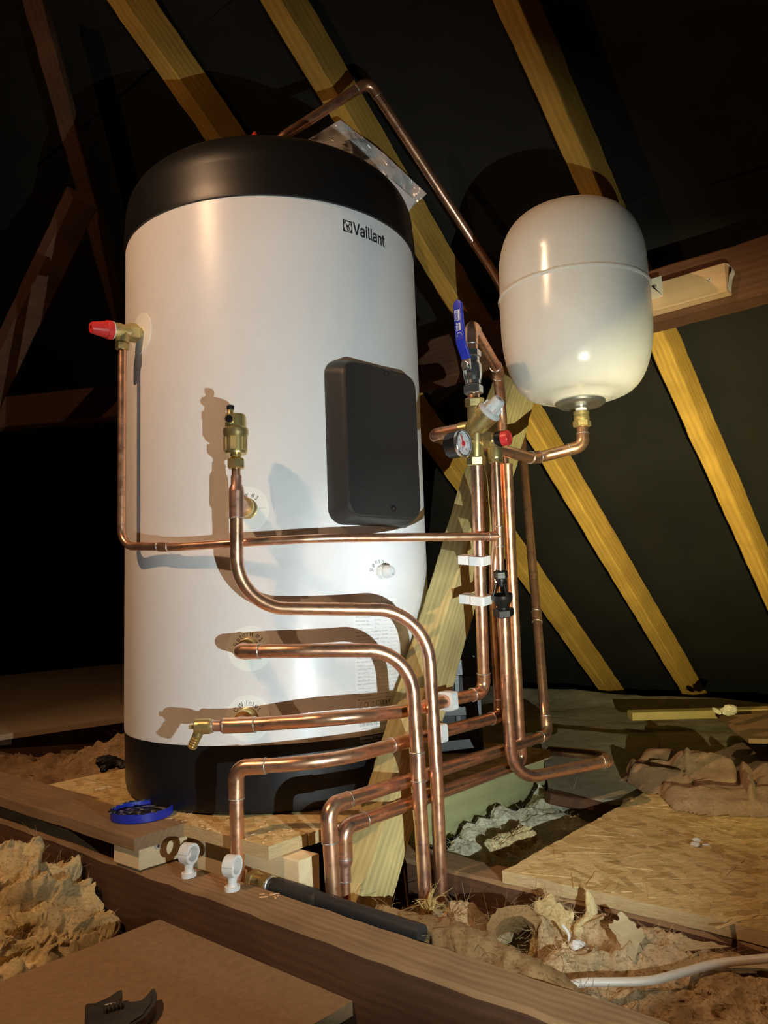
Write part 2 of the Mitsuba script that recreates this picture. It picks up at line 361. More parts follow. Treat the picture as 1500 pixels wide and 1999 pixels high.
# leaning strut in front of the cylinder
A, B = at(739, 1650, 1.22), on_k(1010, 742, .572); d = nrm(B - A)
wood('strut_wood', d, (.42, .33, .135), (.72, .58, .25), 95, dirt=.5)
A = A + d * ((-.2 - A[2]) / d[2])
STR = (A, B, d)
st = thing('leaning_strut', 'rough grey-brown strut leaning from the floor up past the pipes', 'strut')
put('post', timber(A, B, J, .054, .076, .0022, .004, 11, .012, 1.38), 'strut_wood', st)
rng = np.random.default_rng(4)
sp = [];
for i in range(9):
    t_ = rng.random(); o = A + (B - A) * (.1 + .8 * t_) - J * .027 + np.cross(d, J) * (rng.random() - .5) * .05
    sp.append(cbox(o, d, np.cross(J, d), J, .006 + .012 * rng.random(), .0012, .002, .0005))
put('splinter', cat(*sp), 'strut_wood', st, kind='stuff')

# joists
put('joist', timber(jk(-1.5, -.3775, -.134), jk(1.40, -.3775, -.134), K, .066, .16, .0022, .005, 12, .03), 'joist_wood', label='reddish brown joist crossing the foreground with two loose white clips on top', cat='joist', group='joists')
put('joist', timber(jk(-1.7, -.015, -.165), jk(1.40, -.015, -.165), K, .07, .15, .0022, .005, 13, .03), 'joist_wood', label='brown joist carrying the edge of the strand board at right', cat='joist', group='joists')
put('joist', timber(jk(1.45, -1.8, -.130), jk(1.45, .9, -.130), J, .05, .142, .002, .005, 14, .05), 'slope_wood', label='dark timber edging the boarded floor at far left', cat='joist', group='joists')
# boards below the cylinder
c0, c1 = on_z(524.5, 1653, 0), on_z(577, 1620, 0)
j0, k0, k1 = c0 @ J, c0 @ K, c1 @ K
put('chipboard_piece', slab([jk(j0, k0, 0), jk(.36, k0, 0), jk(.36, k1 - .002, 0), jk(j0, k1 - .002, 0)], .019), 'osb', smooth=False, label='strand board strip under the front of the cylinder, broken corner forward', cat='board')
d0 = on_z(602, 1627, 0); d1 = on_z(1075, 1463, 0)
put('chipboard_piece', slab([jk(d0 @ J, k1, 0), jk(.36, k1, 0), jk(.36, d1 @ K, 0), jk(d1 @ J, d1 @ K, 0)], .019), 'osb', smooth=False, label='strand board sheet the cylinder stands on, corner showing behind the pipes', cat='board')
BZ = -.0205
be = put('bearer', timber(jk(-.372, -.287, BZ - .031), jk(.34, -.287, BZ - .031), K, .042, .061, .0004, .0015, 15, .06), 'pine', label='clean new pine bearer with sawn end under the cylinder boards', cat='timber')
put('bearer', timber(jk(-.285, .03, BZ - .049), jk(-.285, .54, BZ - .049), J, .044, .096, .0006, .002, 16, .06), 'green_timber', label='greenish treated timber on edge under the right of the cylinder', cat='timber')
e0, e1 = on_z(262, 1636, 0), on_z(375, 1606, 0)
jp, kp0, kp1 = e0 @ J, e0 @ K, e1 @ K
pl = thing('left_plank', 'old wide plank under the blue lid, sawn end forward', 'plank')
put('board', timber(jk(jp, (kp0 + kp1) / 2, -.0105), jk(1.15, (kp0 + kp1) / 2, -.0105), K, kp1 - kp0, .021, .001, .002, 17, .03), 'plank_wood', pl)
pk = put('packing_piece', timber(jk(jp + .004, (kp0 + kp1) / 2 + .004, -.037), jk(jp + .075, (kp0 + kp1) / 2 + .004, -.037), K, kp1 - kp0 - .012, .031, .001, .002, 18, .03), 'pine', pl)
add_screw(on_j(308, 1651, jp + .0035), -J, pl, .006)

# boarded floor at far left, loose boards at right
put('floor_board', slab([on_z(-260, 1471, -.04), on_z(262, 1398, -.04), on_z(262, 1293, -.04), on_z(-260, 1345, -.04)], .018), 'far_board', smooth=False, label='plain brown boarded floor at far left behind the cylinder', cat='board')
o0 = on_z(1003, 1689, -.071); jo = o0 @ J
def rough_edge_board(j0, j1, k0, k1, z, th, n=60, amp=.002, seed=0):
    rng = np.random.default_rng(seed); P = []
    for a_, b_ in (((j0, k0), (j0, k1)), ((j0, k1), (j1, k1)), ((j1, k1), (j1, k0)), ((j1, k0), (j0, k0))):
        for i in range(n): t_ = i / n; P.append((a_[0] + (b_[0] - a_[0]) * t_ + rng.normal() * amp, a_[1] + (b_[1] - a_[1]) * t_ + rng.normal() * amp))
    return slab([jk(a_, b_, z) for a_, b_ in P], th)
ob = thing('strand_board', 'large golden strand board lying on the joist at right', 'board')
put('sheet', rough_edge_board(jo, -1.75, -.048, .56, -.071, .018, 60, .0012, 3), 'osb', ob, smooth=False)
rng = np.random.default_rng(8); fl = []
for i in range(150):
    o = jk(jo - .02 - rng.random() * .75, -.04 + rng.random() * .58, -.0708); a_ = rng.random() * 3.14
    x = V(math.cos(a_), math.sin(a_), 0); l = .012 + .035 * rng.random()
    fl.append(cbox(o, x, np.cross(Z, x), Z, l, .002 + .007 * rng.random(), .0006 + .0006 * rng.random(), .0004))
put('raised_strand', cat(*fl), 'osb', ob, kind='stuff')
b0, b1 = on_k(313, 1800, -.411), on_k(690, 1945, -.411)
bz = (b0[2] + b1[2]) / 2
put('hardboard_sheet', slab([jk(b0 @ J, -.4125, bz), jk(b1 @ J, -.4125, bz), jk(b1 @ J + .02, -1.05, bz), jk(b0 @ J, -1.05, bz)], .016), 'hardboard', smooth=False, label='tan board in the bottom left foreground with the wrench on it', cat='board')
a, b = on_z(1236, 1408, -.066), on_z(1520, 1400, -.066); up_ = nrm(np.cross(Z, b - a))
put('loose_batten', timber(a + Z * .014 + up_ * .03, b + Z * .014 + up_ * .03, Z, .026, .06, .0006, .002, 19, .08), 'yellow_timber', label='yellow timber lying flat on the insulation at far right', cat='batten')
q = [on_z(*p, -.035) for p in ((1405, 1397), (1462, 1442), (1640, 1445), (1640, 1385))]
put('board_offcut', slab(q, .012), 'hardboard', smooth=False, label='board offcut at the right edge lying over the yellow timber', cat='board')

# ------------------------------------------------------------------ the water cylinder
R = .315; ZT, ZB = 1.09526, .11977
cy = thing('water_cylinder', 'large white hot water cylinder with black domed lid and black base', 'water cylinder')
put('jacket', lathe([(R - .02, ZB - .004), (R - .001, ZB - .004), (R, ZB), (R, ZT), (R - .001, ZT + .004), (R - .02, ZT + .004)], V(0, 0, 0), Z, 160), 'white_enamel', cy)
prof = [(0, .001), (R - .012, .001), (R - .006, .006), (R - .003, .02), (R - .001, ZB - .012), (R - .001, ZB - .001), (0, ZB - .001)]
put('base', lathe(prof, V(0, 0, 0), Z, 120), 'black_plastic', cy, label='black plastic base ring')
dome = [(0, ZT + .001), (R - .004, ZT + .001), (R + .003, ZT + .003), (R + .004, ZT + .012), (R + .0035, ZT + .035), (R, ZT + .075)]
for q in np.linspace(0, math.pi / 2, 14): dome.append((R - .075 + .075 * math.cos(q), ZT + .076 + .080 * math.sin(q)))
dome += [(.1, ZT + .158), (0, ZT + .160)]
put('lid', lathe(dome, V(0, 0, 0), Z, 120), 'lid_plastic', cy, label='black domed plastic lid')
o = V(-.031, -.232, ZT + .151)
put('red_cap', lathe([(.007, 0), (.007, .012), (.006, .022), (.003, .028), (0, .029)], o + V(0, 0, 0), Z, 24), 'red_plastic', cy, label='small red plastic cap on top of the lid')

def az_of(p): return math.atan2(p[0], -p[1])
def cyl_map(mesh, az0, z0, R_=R):
    """x, y, z of the mesh become: round the jacket, up, outward"""
    m = mesh.copy(); v = m.vertices; a = az0 + v[:, 0] / R_
    m.vertices = np.stack([(R_ + v[:, 2]) * np.sin(a), -(R_ + v[:, 2]) * np.cos(a), z0 + v[:, 1]], 1); return m
def radial(az, r, z): return V(r * math.sin(az), -r * math.cos(az), z)
def text(t, h, bold=False, depth=.0002, width=None, x0=0, y0=0, rot=0):
    m = meshkit.text_mesh(t, h, depth, bold)
    if width: m.apply_scale([width / m.bounds[1][0], 1, 1])
    if rot: m.apply_transform(trimesh.transformations.rotation_matrix(rot, [0, 0, 1]))
    m.apply_translation([x0, y0, 0]); return m
def arc_text(t, h, rad, mid=0., sp=1.0, depth=.0002):
    ws = []
    for c in t: ws.append(.32 * h if c == ' ' else meshkit.text_mesh(c, h, depth).bounds[1][0] + .16 * h)
    tot = sum(ws) * sp; a = mid + tot / rad / 2; out = []
    for c, w in zip(t, ws):
        a -= w * sp / rad / 2
        if c != ' ':
            m = meshkit.text_mesh(c, h, depth); m.apply_translation([-m.bounds[:, 0].mean(), rad, 0])
            m.apply_transform(trimesh.transformations.rotation_matrix(a, [0, 0, 1])); out.append(m)
        a -= w * sp / rad / 2
    return cat(*out)
def up_(m, h): m = m.copy(); m.apply_translation([0, 0, h]); return m
def disc(r, h0, h1, n=48, rings=6):
    v, f = [[0, 0, h1]], []
    for i in range(1, rings + 1):
        for k in range(n): a = 2 * math.pi * k / n; v.append([r * i / rings * math.cos(a), r * i / rings * math.sin(a), h1])
    for k in range(n): a = 2 * math.pi * k / n; v.append([r * 1.002 * math.cos(a), r * 1.002 * math.sin(a), h0])
    for k in range(n): f.append((0, 1 + k, 1 + (k + 1) % n))
    for i in range(rings):
        for k in range(n):
            a, b = 1 + i * n + k, 1 + i * n + (k + 1) % n; f += [(a, a + n, b + n), (a, b + n, b)]
    return trimesh.Trimesh(np.array(v, float), np.array(f), process=False)
# port discs with their lettering and brass bosses
def port(px, word, mid=0.1, r=.0385, small=True):
    p = on_cyl(*px); a, z = az_of(p), p[2]
    k = put('port_sticker', cyl_map(disc(r, -.0005, .0010), a, z), 'clear_sticker', cy, label=f'round sticker lettered {word}')
    if word: put('lettering', cyl_map(up_(arc_text(word, .0075, .021, mid), .0010), a, z), 'ink', k, smooth=False)
    if small: put('print', cyl_map(text('10.05.09', .0022, x0=.019, y0=-.001, depth=.0012), a, z), 'grey_ink', k, smooth=False)
    return a, z
def boss(a, z, L=.03, r=.0165):
    o = radial(a, R - .002, z); d = radial(a, 1, 0)
    pr_ = [(0, 0), (r * 1.1, 0), (r * 1.1, .006)]
    for i in range(8): pr_ += [(r, .007 + i * .0024), (r * 1.05, .0082 + i * .0024)]
    pr_ += [(r, .028), (r, L), (0, L)]
    put('brass_port', lathe(pr_, o, d, 36), 'brass', cy)
AF, ZF = port((483, 993), 'Flow #1'); boss(AF, ZF, .034)
AR, ZR = port((487, 1266), 'Return #1', .15); boss(AR, ZR, .03)
AC, ZC = port((484, 1402), 'CW inlet', .05); boss(AC, ZC, .036)
pv = on_cyl(278, 651); AV, ZV = math.radians(-54.5), .879
put('port_sticker', cyl_map(disc(.040, -.0005, .0010), AV, ZV), 'clear_sticker', cy)
# sensor gland
ps = on_cyl(742, 1117); AS, ZS = az_of(ps), ps[2]
k = put('port_sticker', cyl_map(disc(.030, -.0005, .0010), AS, ZS), 'clear_sticker', cy, label='round sticker lettered Sensor')
put('lettering', cyl_map(up_(arc_text('Sensor', .0085, .017, .35), .0010), AS, ZS), 'ink', k, smooth=False)
o, d = radial(AS, R, ZS), radial(AS + .12, 1, 0) + V(.1, 0, 0); d = nrm(d)
gl = put('cable_gland', cat(hexnut(o, d, .0135, .011), lathe([(0, .011), (.0105, .011), (.0105, .014), (.012, .0145), (.012, .020), (.009, .028), (.006, .029), (.006, .022), (0, .022)], o, d, 36)), 'grey_plastic', cy)
put('plug', lathe([(0, .0222), (.0055, .0222), (.0055, .0262), (0, .0266)], o, d, 20), 'grey_plastic', gl)

# black control cover
A0, D0 = math.radians(36), .340
N_, T_ = radial(A0, 1, 0), V(math.cos(A0), math.sin(A0), 0)
def rrect(x0, x1, y0, y1, r, n=8):
    P = []
    for (cx, cy_, a) in ((x1 - r, y1 - r, 0), (x0 + r, y1 - r, 90), (x0 + r, y0 + r, 180), (x1 - r, y0 + r, 270)):
        for q in range(n + 1): P.append((cx + r * math.cos(math.radians(a + 90 * q / n)), cy_ + r * math.sin(math.radians(a + 90 * q / n))))
    return np.array(P)
def dens(P, k=3): return np.vstack([P + (np.roll(P, -1, 0) - P) * (i / k) for i in range(k)]).reshape(k, -1, 2).transpose(1, 0, 2).reshape(-1, 2)
rows = []
base = dens(rrect(-.107, .100, .488, .792, .028)); 
for h in (-.006, .001):
    rows.append(np.array([radial(A0 + math.asin(t / R), R + h, z) for t, z in base]))
for q in (.35, .7, .9):
    o_ = dens(rrect(-.107 + .011 * q, .100 - .011 * q, .488 + .014 * q, .792 - .008 * q, .028))
    rows.append(np.array([radial(A0 + math.asin(t / R), R, z) * (1 - q) + (N_ * D0 + T_ * t + Z * z) * q - (Z * z * 0) for t, z in o_]))
f1 = dens(rrect(-.096, .089, .502, .784, .026)); rows.append(np.array([N_ * (D0 - .003) + T_ * t + Z * z for t, z in f1]))
f2 = dens(rrect(-.094, .087, .504, .782, .025)); rows.append(np.array([N_ * D0 + T_ * t + Z * z for t, z in f2]))
n_ = len(rows[0]); v = np.vstack(rows); f = []
for i in range(len(rows) - 1):
    for k in range(n_):
        a, b = i * n_ + k, i * n_ + (k + 1) % n_; f += [(a, b, b + n_), (a, b + n_, a + n_)]
shell = trimesh.Trimesh(v, np.array(f), process=False)
# the grained front face
rng = np.random.default_rng(77)
gx, gz = np.meshgrid(np.linspace(-.094, .087, 112), np.linspace(.504, .782, 172), indexing='ij')
fo = sg.Polygon(f2); q_ = np.stack([gx.ravel(), gz.ravel()], 1); inn = shapely.contains(fo.buffer(-.0004), shapely.points(q_)); q_ = q_[inn] + rng.normal(size=(inn.sum(), 2)) * .00035
from scipy.spatial import Delaunay
q_ = np.vstack([q_, f2]); hgt = np.r_[rng.random(inn.sum()) * .00042, np.zeros(len(f2))]
tri = Delaunay(q_).simplices; cen = q_[tri].mean(1); tri = tri[shapely.contains(fo.buffer(.0002), shapely.points(cen))]
fv = np.array([N_ * (D0 + h_) + T_ * t + Z * z for (t, z), h_ in zip(q_, hgt)])
c_ = np.cross(fv[tri[:, 1]] - fv[tri[:, 0]], fv[tri[:, 2]] - fv[tri[:, 0]]) @ N_; tri[c_ < 0] = tri[c_ < 0][:, ::-1]
cv = put('control_cover', shell, 'black_cover', cy, smooth=28, label='black textured plastic cover with two screws')
put('grained_face', trimesh.Trimesh(fv, tri, process=False), 'black_cover', cv, smooth=False)
for px in ((754, 730), (768, 993)):
    r_ = ray(*px); o = CAM + r_ * (((N_ * D0 - CAM) @ N_) / (r_ @ N_))
    put('screw_recess', lathe([(.0028, .0003), (.0058, .0003), (.0064, .0012), (.0058, .0022), (.0035, .0024), (.0032, .0004)], o, N_, 24), 'black_plastic', cv)
    put('screw', lathe([(0, .0006), (.003, .0006), (.0026, .0016), (0, .0018)], o, N_, 16), 'dark_iron', cv)

# emblem and maker's name
pe = on_cyl(679, 442); ae, ze = az_of(pe), pe[2]
def shp(poly, h0, h1):
    ms = []
    for g in getattr(poly, 'geoms', [poly]):
        m = trimesh.creation.extrude_polygon(g, h1 - h0, engine='earcut'); m.apply_translation([0, 0, h0]); ms.append(m)
    return cat(*ms)
ell = lambda x, y, a, b: shapely.affinity.scale(sg.Point(x, y).buffer(1, 24), a, b)
w = .0235
em = sg.box(-w * .44, -w * .5, w * .44, w * .5)
egg = ell(0, -w * .03, w * .35, w * .42); inner = ell(0, -w * .03, w * .29, w * .355)
ears = sg.Polygon([(-.42 * w, .46 * w), (-.30 * w, .44 * w), (.04 * w, .02 * w), (-.10 * w, .0)]).union(sg.Polygon([(.42 * w, .46 * w), (.30 * w, .44 * w), (-.04 * w, .02 * w), (.10 * w, .0)]))
body = ell(0, -.17 * w, .19 * w, .24 * w).union(ears)
white = egg.difference(body)
for sx in (-.085, 0, .085): white = white.union(sg.box(sx * w - .018 * w, -.34 * w, sx * w + .018 * w, -.08 * w))
white = white.union(sg.LineString([(-.33 * w, .40 * w), (-.17 * w, .12 * w)]).buffer(.018 * w)).union(sg.LineString([(.33 * w, .40 * w), (.17 * w, .12 * w)]).buffer(.018 * w))
e_ = put('emblem', cyl_map(shp(em, -.0004, .0003), ae, ze), 'ink', cy, smooth=False, label='square black emblem with a pale oval')
put('emblem_motif', cyl_map(shp(white, .0003, .0005), ae, ze), 'label_paper', e_, smooth=False)
pa, pb = on_cyl(689.5, 461), on_cyl(751, 480)
put('lettering', cyl_map(text('Vaillant', .0232, True, .0004, width=R * (az_of(pb) - az_of(pa))), az_of(pa), ze - w * .5 + .0005), 'ink', cy, smooth=False, label='black maker name lettering')

# rating plate
l0, l1 = on_cyl(693, 1300), on_cyl(774, 1180)
la, lw = az_of(l0), R * (az_of(l1) - az_of(l0)); lz1 = on_cyl(735, 1168)[2]; lz0 = ZB + .004
def patch(x0, x1, y0, y1, h, nx=14):
    xs = np.linspace(x0, x1, nx); v = []
    for x in xs: v += [[x, y0, h], [x, y1, h], [x, y0, h - .0005], [x, y1, h - .0005]]
    f = []
    for i in range(nx - 1):
        a = 4 * i; b = a + 4; f += [(a, b, b + 1), (a, b + 1, a + 1), (a + 1, b + 1, b + 3), (a + 1, b + 3, a + 3), (a, a + 2, b + 2), (a, b + 2, b)]
    return trimesh.Trimesh(np.array(v, float), np.array(f), process=False)
LH = lz1 - lz0
pk = put('rating_plate', cyl_map(patch(0, lw, 0, LH, .0004), la, lz0), 'label_paper', cy, smooth=False, label='tall white paper data label printed with small text')
big, small_, rules = [], [], []
def T(s, x, y, h, bold=False, width=None): return up_(text(s, h, bold, .00012, width, x, y), .0004)
def rule(x0, x1, y): rules.append(up_(patch(x0, x1, y, y + .00035, .00012, 4), .0004))
y = LH - .012
big.append(T('Vaillant', lw * .62, y, .0072, width=lw * .30)); big.append(T('Data plate', .003, y - .002, .0062, True, width=lw * .42))
big.append(T('41 8', lw * .64, y - .011, .0070, width=lw * .2))
LFT = ['Manufacturing date', 'MPN product id', 'Product net weight', 'IP class', 'Max. supply pressure to PRV', 'Operating pressure PRV', 'Expansion relief valve setting', 'T and P relief valve setting', 'Actual capacity', 'Heater', 'Standing heat loss', 'Primary circuit', 'Max. operating pressure', 'Coil type', 'Coil heating power', 'Type 1 coil unit', 'Heat exchanger', 'Type of coil unit', 'Max. flow temperature', 'Volume', 'Surface area', 'Design pressure', 'Max. operating pressure']
RGT = ['2/21', '0010021', '38 kg', 'X4', '16.0 bar / 1.6 MPa', '3.5 bar / 0.35 MPa', '6.0 bar / 0.6 MPa', '90 C / 7.0 bar', '180 litre', 'Heater element unit', '45 W', '', '', '', '', '', '', '85 C', '85 C', '10 L', '0.8 m2', '10.0 bar / 1.0 MPa', '3.0 bar / 0.3 MPa']
y0_ = LH - .034; stp = .00655
for i, (a_, b_) in enumerate(zip(LFT, RGT)):
    yy = y0_ - i * stp
    small_.append(T(a_, .004, yy, .0026)); rule(.004 + len(a_) * .0017, lw * .40, yy - .0006)
    if b_: small_.append(T(b_, lw * .43, yy, .0027))
    rule(lw * .43 + len(b_) * .0018 + .002, lw * .97, yy - .0006)
yy = y0_ - len(LFT) * stp - .006
for s, x in (('UK', .030), ('CE', .0425)): big.append(T(s, lw * x / .105 if 0 else x, yy + (.005 if s == 'UK' else 0), .0048 if s == 'UK' else .0095))
big.append(T('CA', .030, yy - .001, .0048))
icon = sg.box(.005, yy - .001, .0135, yy + .009).difference(sg.box(.0058, yy, .0089, yy + .0082)).difference(sg.box(.0096, yy, .0127, yy + .0082))
icon = icon.union(sg.Point(.021, yy + .004).buffer(.005).difference(sg.Point(.021, yy + .004).buffer(.0036)))
icon = icon.union(sg.box(.0575, yy, .0625, yy + .008)).difference(sg.Point(.060, yy + .004).buffer(.0012)).union(sg.box(.0645, yy, .0695, yy + .008)).union(sg.Point(.0755, yy + .0055).buffer(.003).difference(sg.Point(.0765, yy + .0055).buffer(.0012)))
big.append(up_(shp(icon, 0, .00012), .0004))
yy -= .008; rule(.003, lw * .97, yy + .0035)
small_ += [T('Manufactured by Vaillant, Nottingham Road, Belper', .004, yy - .002, .0030), T('Manufactured in accordance with EN 12897', .004, yy - .0068, .0030)]
yy -= .016; rule(.003, lw * .97, yy + .004)
big.append(T('Warning to the user', .005, yy - .004, .0050, True)); small_ += [T('Do not remove or adjust any component part of this', .006, yy - .009, .0030), T('Contact the installer', .009, yy - .0138, .0030)]
yy -= .025
small_ += [T('Contact a competent installer for servicing', .006, yy + .003, .0030)]
big.append(T('Warning to the installer', .005, yy - .006, .0050, True)); small_ += [T('This product is subject to building regulation approval', .006, yy - .011, .0030)]
small_.append(T('Completion date', .006, .010, .0036)); rule(.040, lw * .9, .0095)
put('heading_print', cyl_map(cat(*big), la, lz0), 'grey_ink', pk, smooth=False)
put('small_print', cyl_map(cat(*small_), la, lz0), 'grey_ink', pk, smooth=False)
put('ruled_line', cyl_map(cat(*rules), la, lz0), 'grey_ink', pk, smooth=False)

# ------------------------------------------------------------------ copper pipework
R22, R15 = .011, .0075
def pipe(key, path, r, fits=(), m='copper', seg=22, ends=True):
    """fits: (kind, start, end) lengths along the path, each a sleeve with solder rings"""
    put('tube', sweep(path, r, seg), m, key, smooth=40)
    for kind, s0, s1 in fits:
        L = length(path); s0 = s0 if s0 >= 0 else L + s0; s1 = s1 if s1 > 0 else L + s1
        p = cut(path, s0, s1); n = len(p)
        rr = np.full(n, r + .0013)
        k = put(kind, sweep(p, rr, seg), m if kind != 'clip' else 'white_plastic', key, smooth=40)
        for e, dd in ((p[0], p[0] - p[1]), (p[-1], p[-1] - p[-2])):
            put('solder_joint', ring(e, dd, r + .0008, .0011), 'solder', k, smooth=True)
def arcs(path):
    d = np.r_[0, np.cumsum(np.linalg.norm(np.diff(path, axis=0), axis=1))]; return d
def sleeve_at(path, p, a, b):
    """length of the nearest point of the path to p, minus a / plus b"""
    d = arcs(path); ss = np.linspace(0, d[-1], 3000); q = np.stack([np.interp(ss, d, path[:, k]) for k in range(3)], 1)
    b_ = ss[np.argmin(((q - p) ** 2).sum(1))]
    return b_ - a, b_ + b

# flow pipe: tee in front of the upper port, down, round two wide bends and through the floor
RF = .388; AFt = AF - math.radians(.3)
TE = radial(AFt, RF, ZF)
key = thing('flow_pipe', 'copper pipe curving from the upper port to the floor, right one of the descending pair', 'pipe')
top = at(457.5, 951, 1.262); top[:2] = TE[:2]
fl = fillet([TE + Z * .02, on_z(463, 1187, .345) * 0 + at(463, 1187, 1.247), at(833, 1191, 1.29), at(852, 1500, 1.25), at(866, 1840, 1.215)], [.085, .092, .3], 22)
pipe(key, fl, R22)
put('tee', cat(sweep([TE + Z * .022, TE + Z * .02, TE - Z * .024], [.0105, .0126, .0126], 24), rod(radial(AF, R + .02, ZF), TE, .0122, 24)), 'copper_dull', key)
put('solder_joint', ring(TE - Z * .024, Z, .0118, .0012), 'solder', key, smooth=True)
put('reducer', sweep([TE + Z * .018, TE + Z * .026, TE + Z * .032, TE + Z * .046], [.0124, .0118, .0090, .0090], 24), 'copper_dull', key)
put('tail', rod(TE + Z * .04, TE + Z * .066, R15), 'copper', key)
VB = TE + Z * .062                                   # where the air vent screws on
# return pipe
PR = radial(AR, R + .01, ZR); RE = radial(AR, .388, ZR)
key = thing('return_pipe', 'copper pipe curving from the middle port to the floor, left one of the descending pair', 'pipe')
rt = fillet([PR, RE, at(560, 1270.5, 1.19), at(801, 1269, 1.205), at(813, 1440, 1.20), at(836, 1840, 1.155)], [.014, .3, .078, .3], 20)
pipe(key, rt, R22, [('elbow', .036, .10), (('coupling',) + sleeve_at(rt, at(817, 1494, 1.19), .019, .024))])

# cold inlet: adapter with drain cock, past the strut, up to the valve set
PC = radial(AC, R + .01, ZC); CE = radial(AC, .388, ZC)
key = thing('cold_inlet_pipe', 'copper pipe from the lowest port running right through the upper white clip', 'pipe')
put('stub', rod(PC, CE, R22), 'copper', key)
tg = V(math.cos(AC), math.sin(AC), 0)
MB, MT = at(945.5, 1351, 1.405), at(930.5, 905, 1.375)
cp = fillet([CE - tg * .022, CE + tg * .02, at(668, 1402, 1.165), at(790, 1388, 1.245), MB, MT], [.3, .16, .16, .02], 14)
pipe(key, cp, R22, [('tee', .0, .052), ('elbow',) + sleeve_at(cp, MB, .03, .03)])
put('reducer', sweep([CE - tg * .020, CE - tg * .024, CE - tg * .027, CE - tg * .040], [.0122, .0115, .0088, .0088], 22), 'copper_dull', key)
# drain cock
key = thing('drain_cock', 'small brass drain cock with ribbed spout at the left end of the lowest pipe', 'drain cock')
o = CE - tg * .038; dd = -tg
put('body', lathe([(0, 0), (.0088, 0), (.0094, .004), (.0118, .005), (.0122, .008), (.0122, .028), (.0112, .030), (.0102, .0305), (0, .0305)], o, dd, 32), 'brass', key)
put('spindle', cbox(o + dd * .034, dd, V(0, 0, 1), np.cross(dd, Z), .006, .0034, .0034, .0008), 'brass_rough', key)
so = o + dd * .020; sd = nrm(dd * .50 - Z)
pr_ = [(0, 0), (.0078, 0), (.0078, .016)]
for i in range(5): pr_ += [(.0068, .0165 + i * .0042), (.0082, .0172 + i * .0042), (.0070, .0204 + i * .0042)]
pr_ += [(.0045, .0385), (.0045, .03), (0, .03)]
put('hose_spout', lathe(pr_, so, sd, 28), 'brass', key)
put('solder_joint', ring(o + dd * .002, dd, .0092, .0016), 'solder', key, smooth=True)
nb = np.cross(dd, Z); nb = nb if nb @ (CAM - o) > 0 else -nb
for i, t_ in enumerate(('BSI', '286', 'A1')):
    m = meshkit.text_mesh(t_, .0042, .0006); m.apply_translation([-m.bounds[:, 0].mean(), 0, 0])
    put('raised_mark', xf(m, o + dd * .018 + nb * .0119 + Z * (.0035 - i * .0058), -dd, Z, nb), 'brass', key, smooth=False)

# second clipped pipe
P2A, P2B = on_k(461, 1499, -.334), at(977, 1398, 1.475)
a = P2A.copy(); a[2] = -.13
key = thing('clipped_pipe', 'copper pipe rising behind the joist, crossing left to right through the lower white clip', 'pipe')
p2 = fillet([a, P2A, at(650, 1486, 1.145), at(772, 1453, 1.255), P2B, at(968, 1240, 1.50), at(966, 1110, 1.50), at(972, 1040, 1.50), at(969, 900, 1.50)], [.018, .3, .3, .018, .4, .12, .12], 12)
pipe(key, p2, R22, [('elbow',) + sleeve_at(p2, P2A, .042, .044), ('coupling',) + sleeve_at(p2, at(779, 1452, 1.262), .020, .024), ('elbow',) + sleeve_at(p2, P2B, .026, .028)])

# two long pipes along the roof slope
def kline(px, d, x):
    a = at(*px, d); t = np.linspace(-.6, 1.2, 3601); q = a[None] + t[:, None] * K - CAM; z = q @ FW; xx = 750 + FOC * (q @ RT) / z
    return a + K * t[np.argmin(np.abs(xx - x) + (z < .1) * 1e6)]
A3, B3 = kline((700, 1555), 1.14, 640), kline((700, 1555), 1.14, 1069)
key = thing('hot_supply_pipe', 'upper of two long copper pipes rising to the right, turning up beside the far vertical', 'pipe')
a = A3.copy() + V(.010, .0, 0) ; a[2] = -.19
p3 = fillet([a, A3, B3, at(1064, 1392, 1.60), at(1043, 1140, 1.84), at(1020, 870, 2.07), at(1014, 690, 2.12)], [.020, .022, .2, .3, .3], 14)
pipe(key, p3, R22, [('elbow',) + sleeve_at(p3, A3, .045, .038), ('elbow',) + sleeve_at(p3, B3, .028, .034), ('coupling',) + sleeve_at(p3, at(1050, 1212, 1.78), .014, .014)])
A4, B4 = kline((720, 1598), 1.16, 671), kline((720, 1598), 1.16, 1019)
key = thing('balanced_cold_pipe', 'lower of two long copper pipes rising to the right, narrower tail going down', 'pipe')
a = A4 - Z * .045
p4 = fillet([a, A4, B4, at(1014, 1425, 1.505), at(1001, 1150, 1.51), at(990, 905, 1.50)], [.016, .018, .3, .3], 14)
pipe(key, p4, R22, [('elbow', 0.002, .083), ('elbow',) + sleeve_at(p4, B4, .028, .034)])
put('reducer', sweep([a + Z * .006, a, a - Z * .005, a - Z * .010, a - Z * .030], [.0124, .0124, .0115, .0088, .0088], 22), 'copper_dull', key)
put('tail', sweep([a - Z * .02, a - Z * .16], R15, 20), 'copper', key)
put('solder_joint', ring(a - Z * .030, Z, .0083, .0011), 'solder', key, smooth=True)

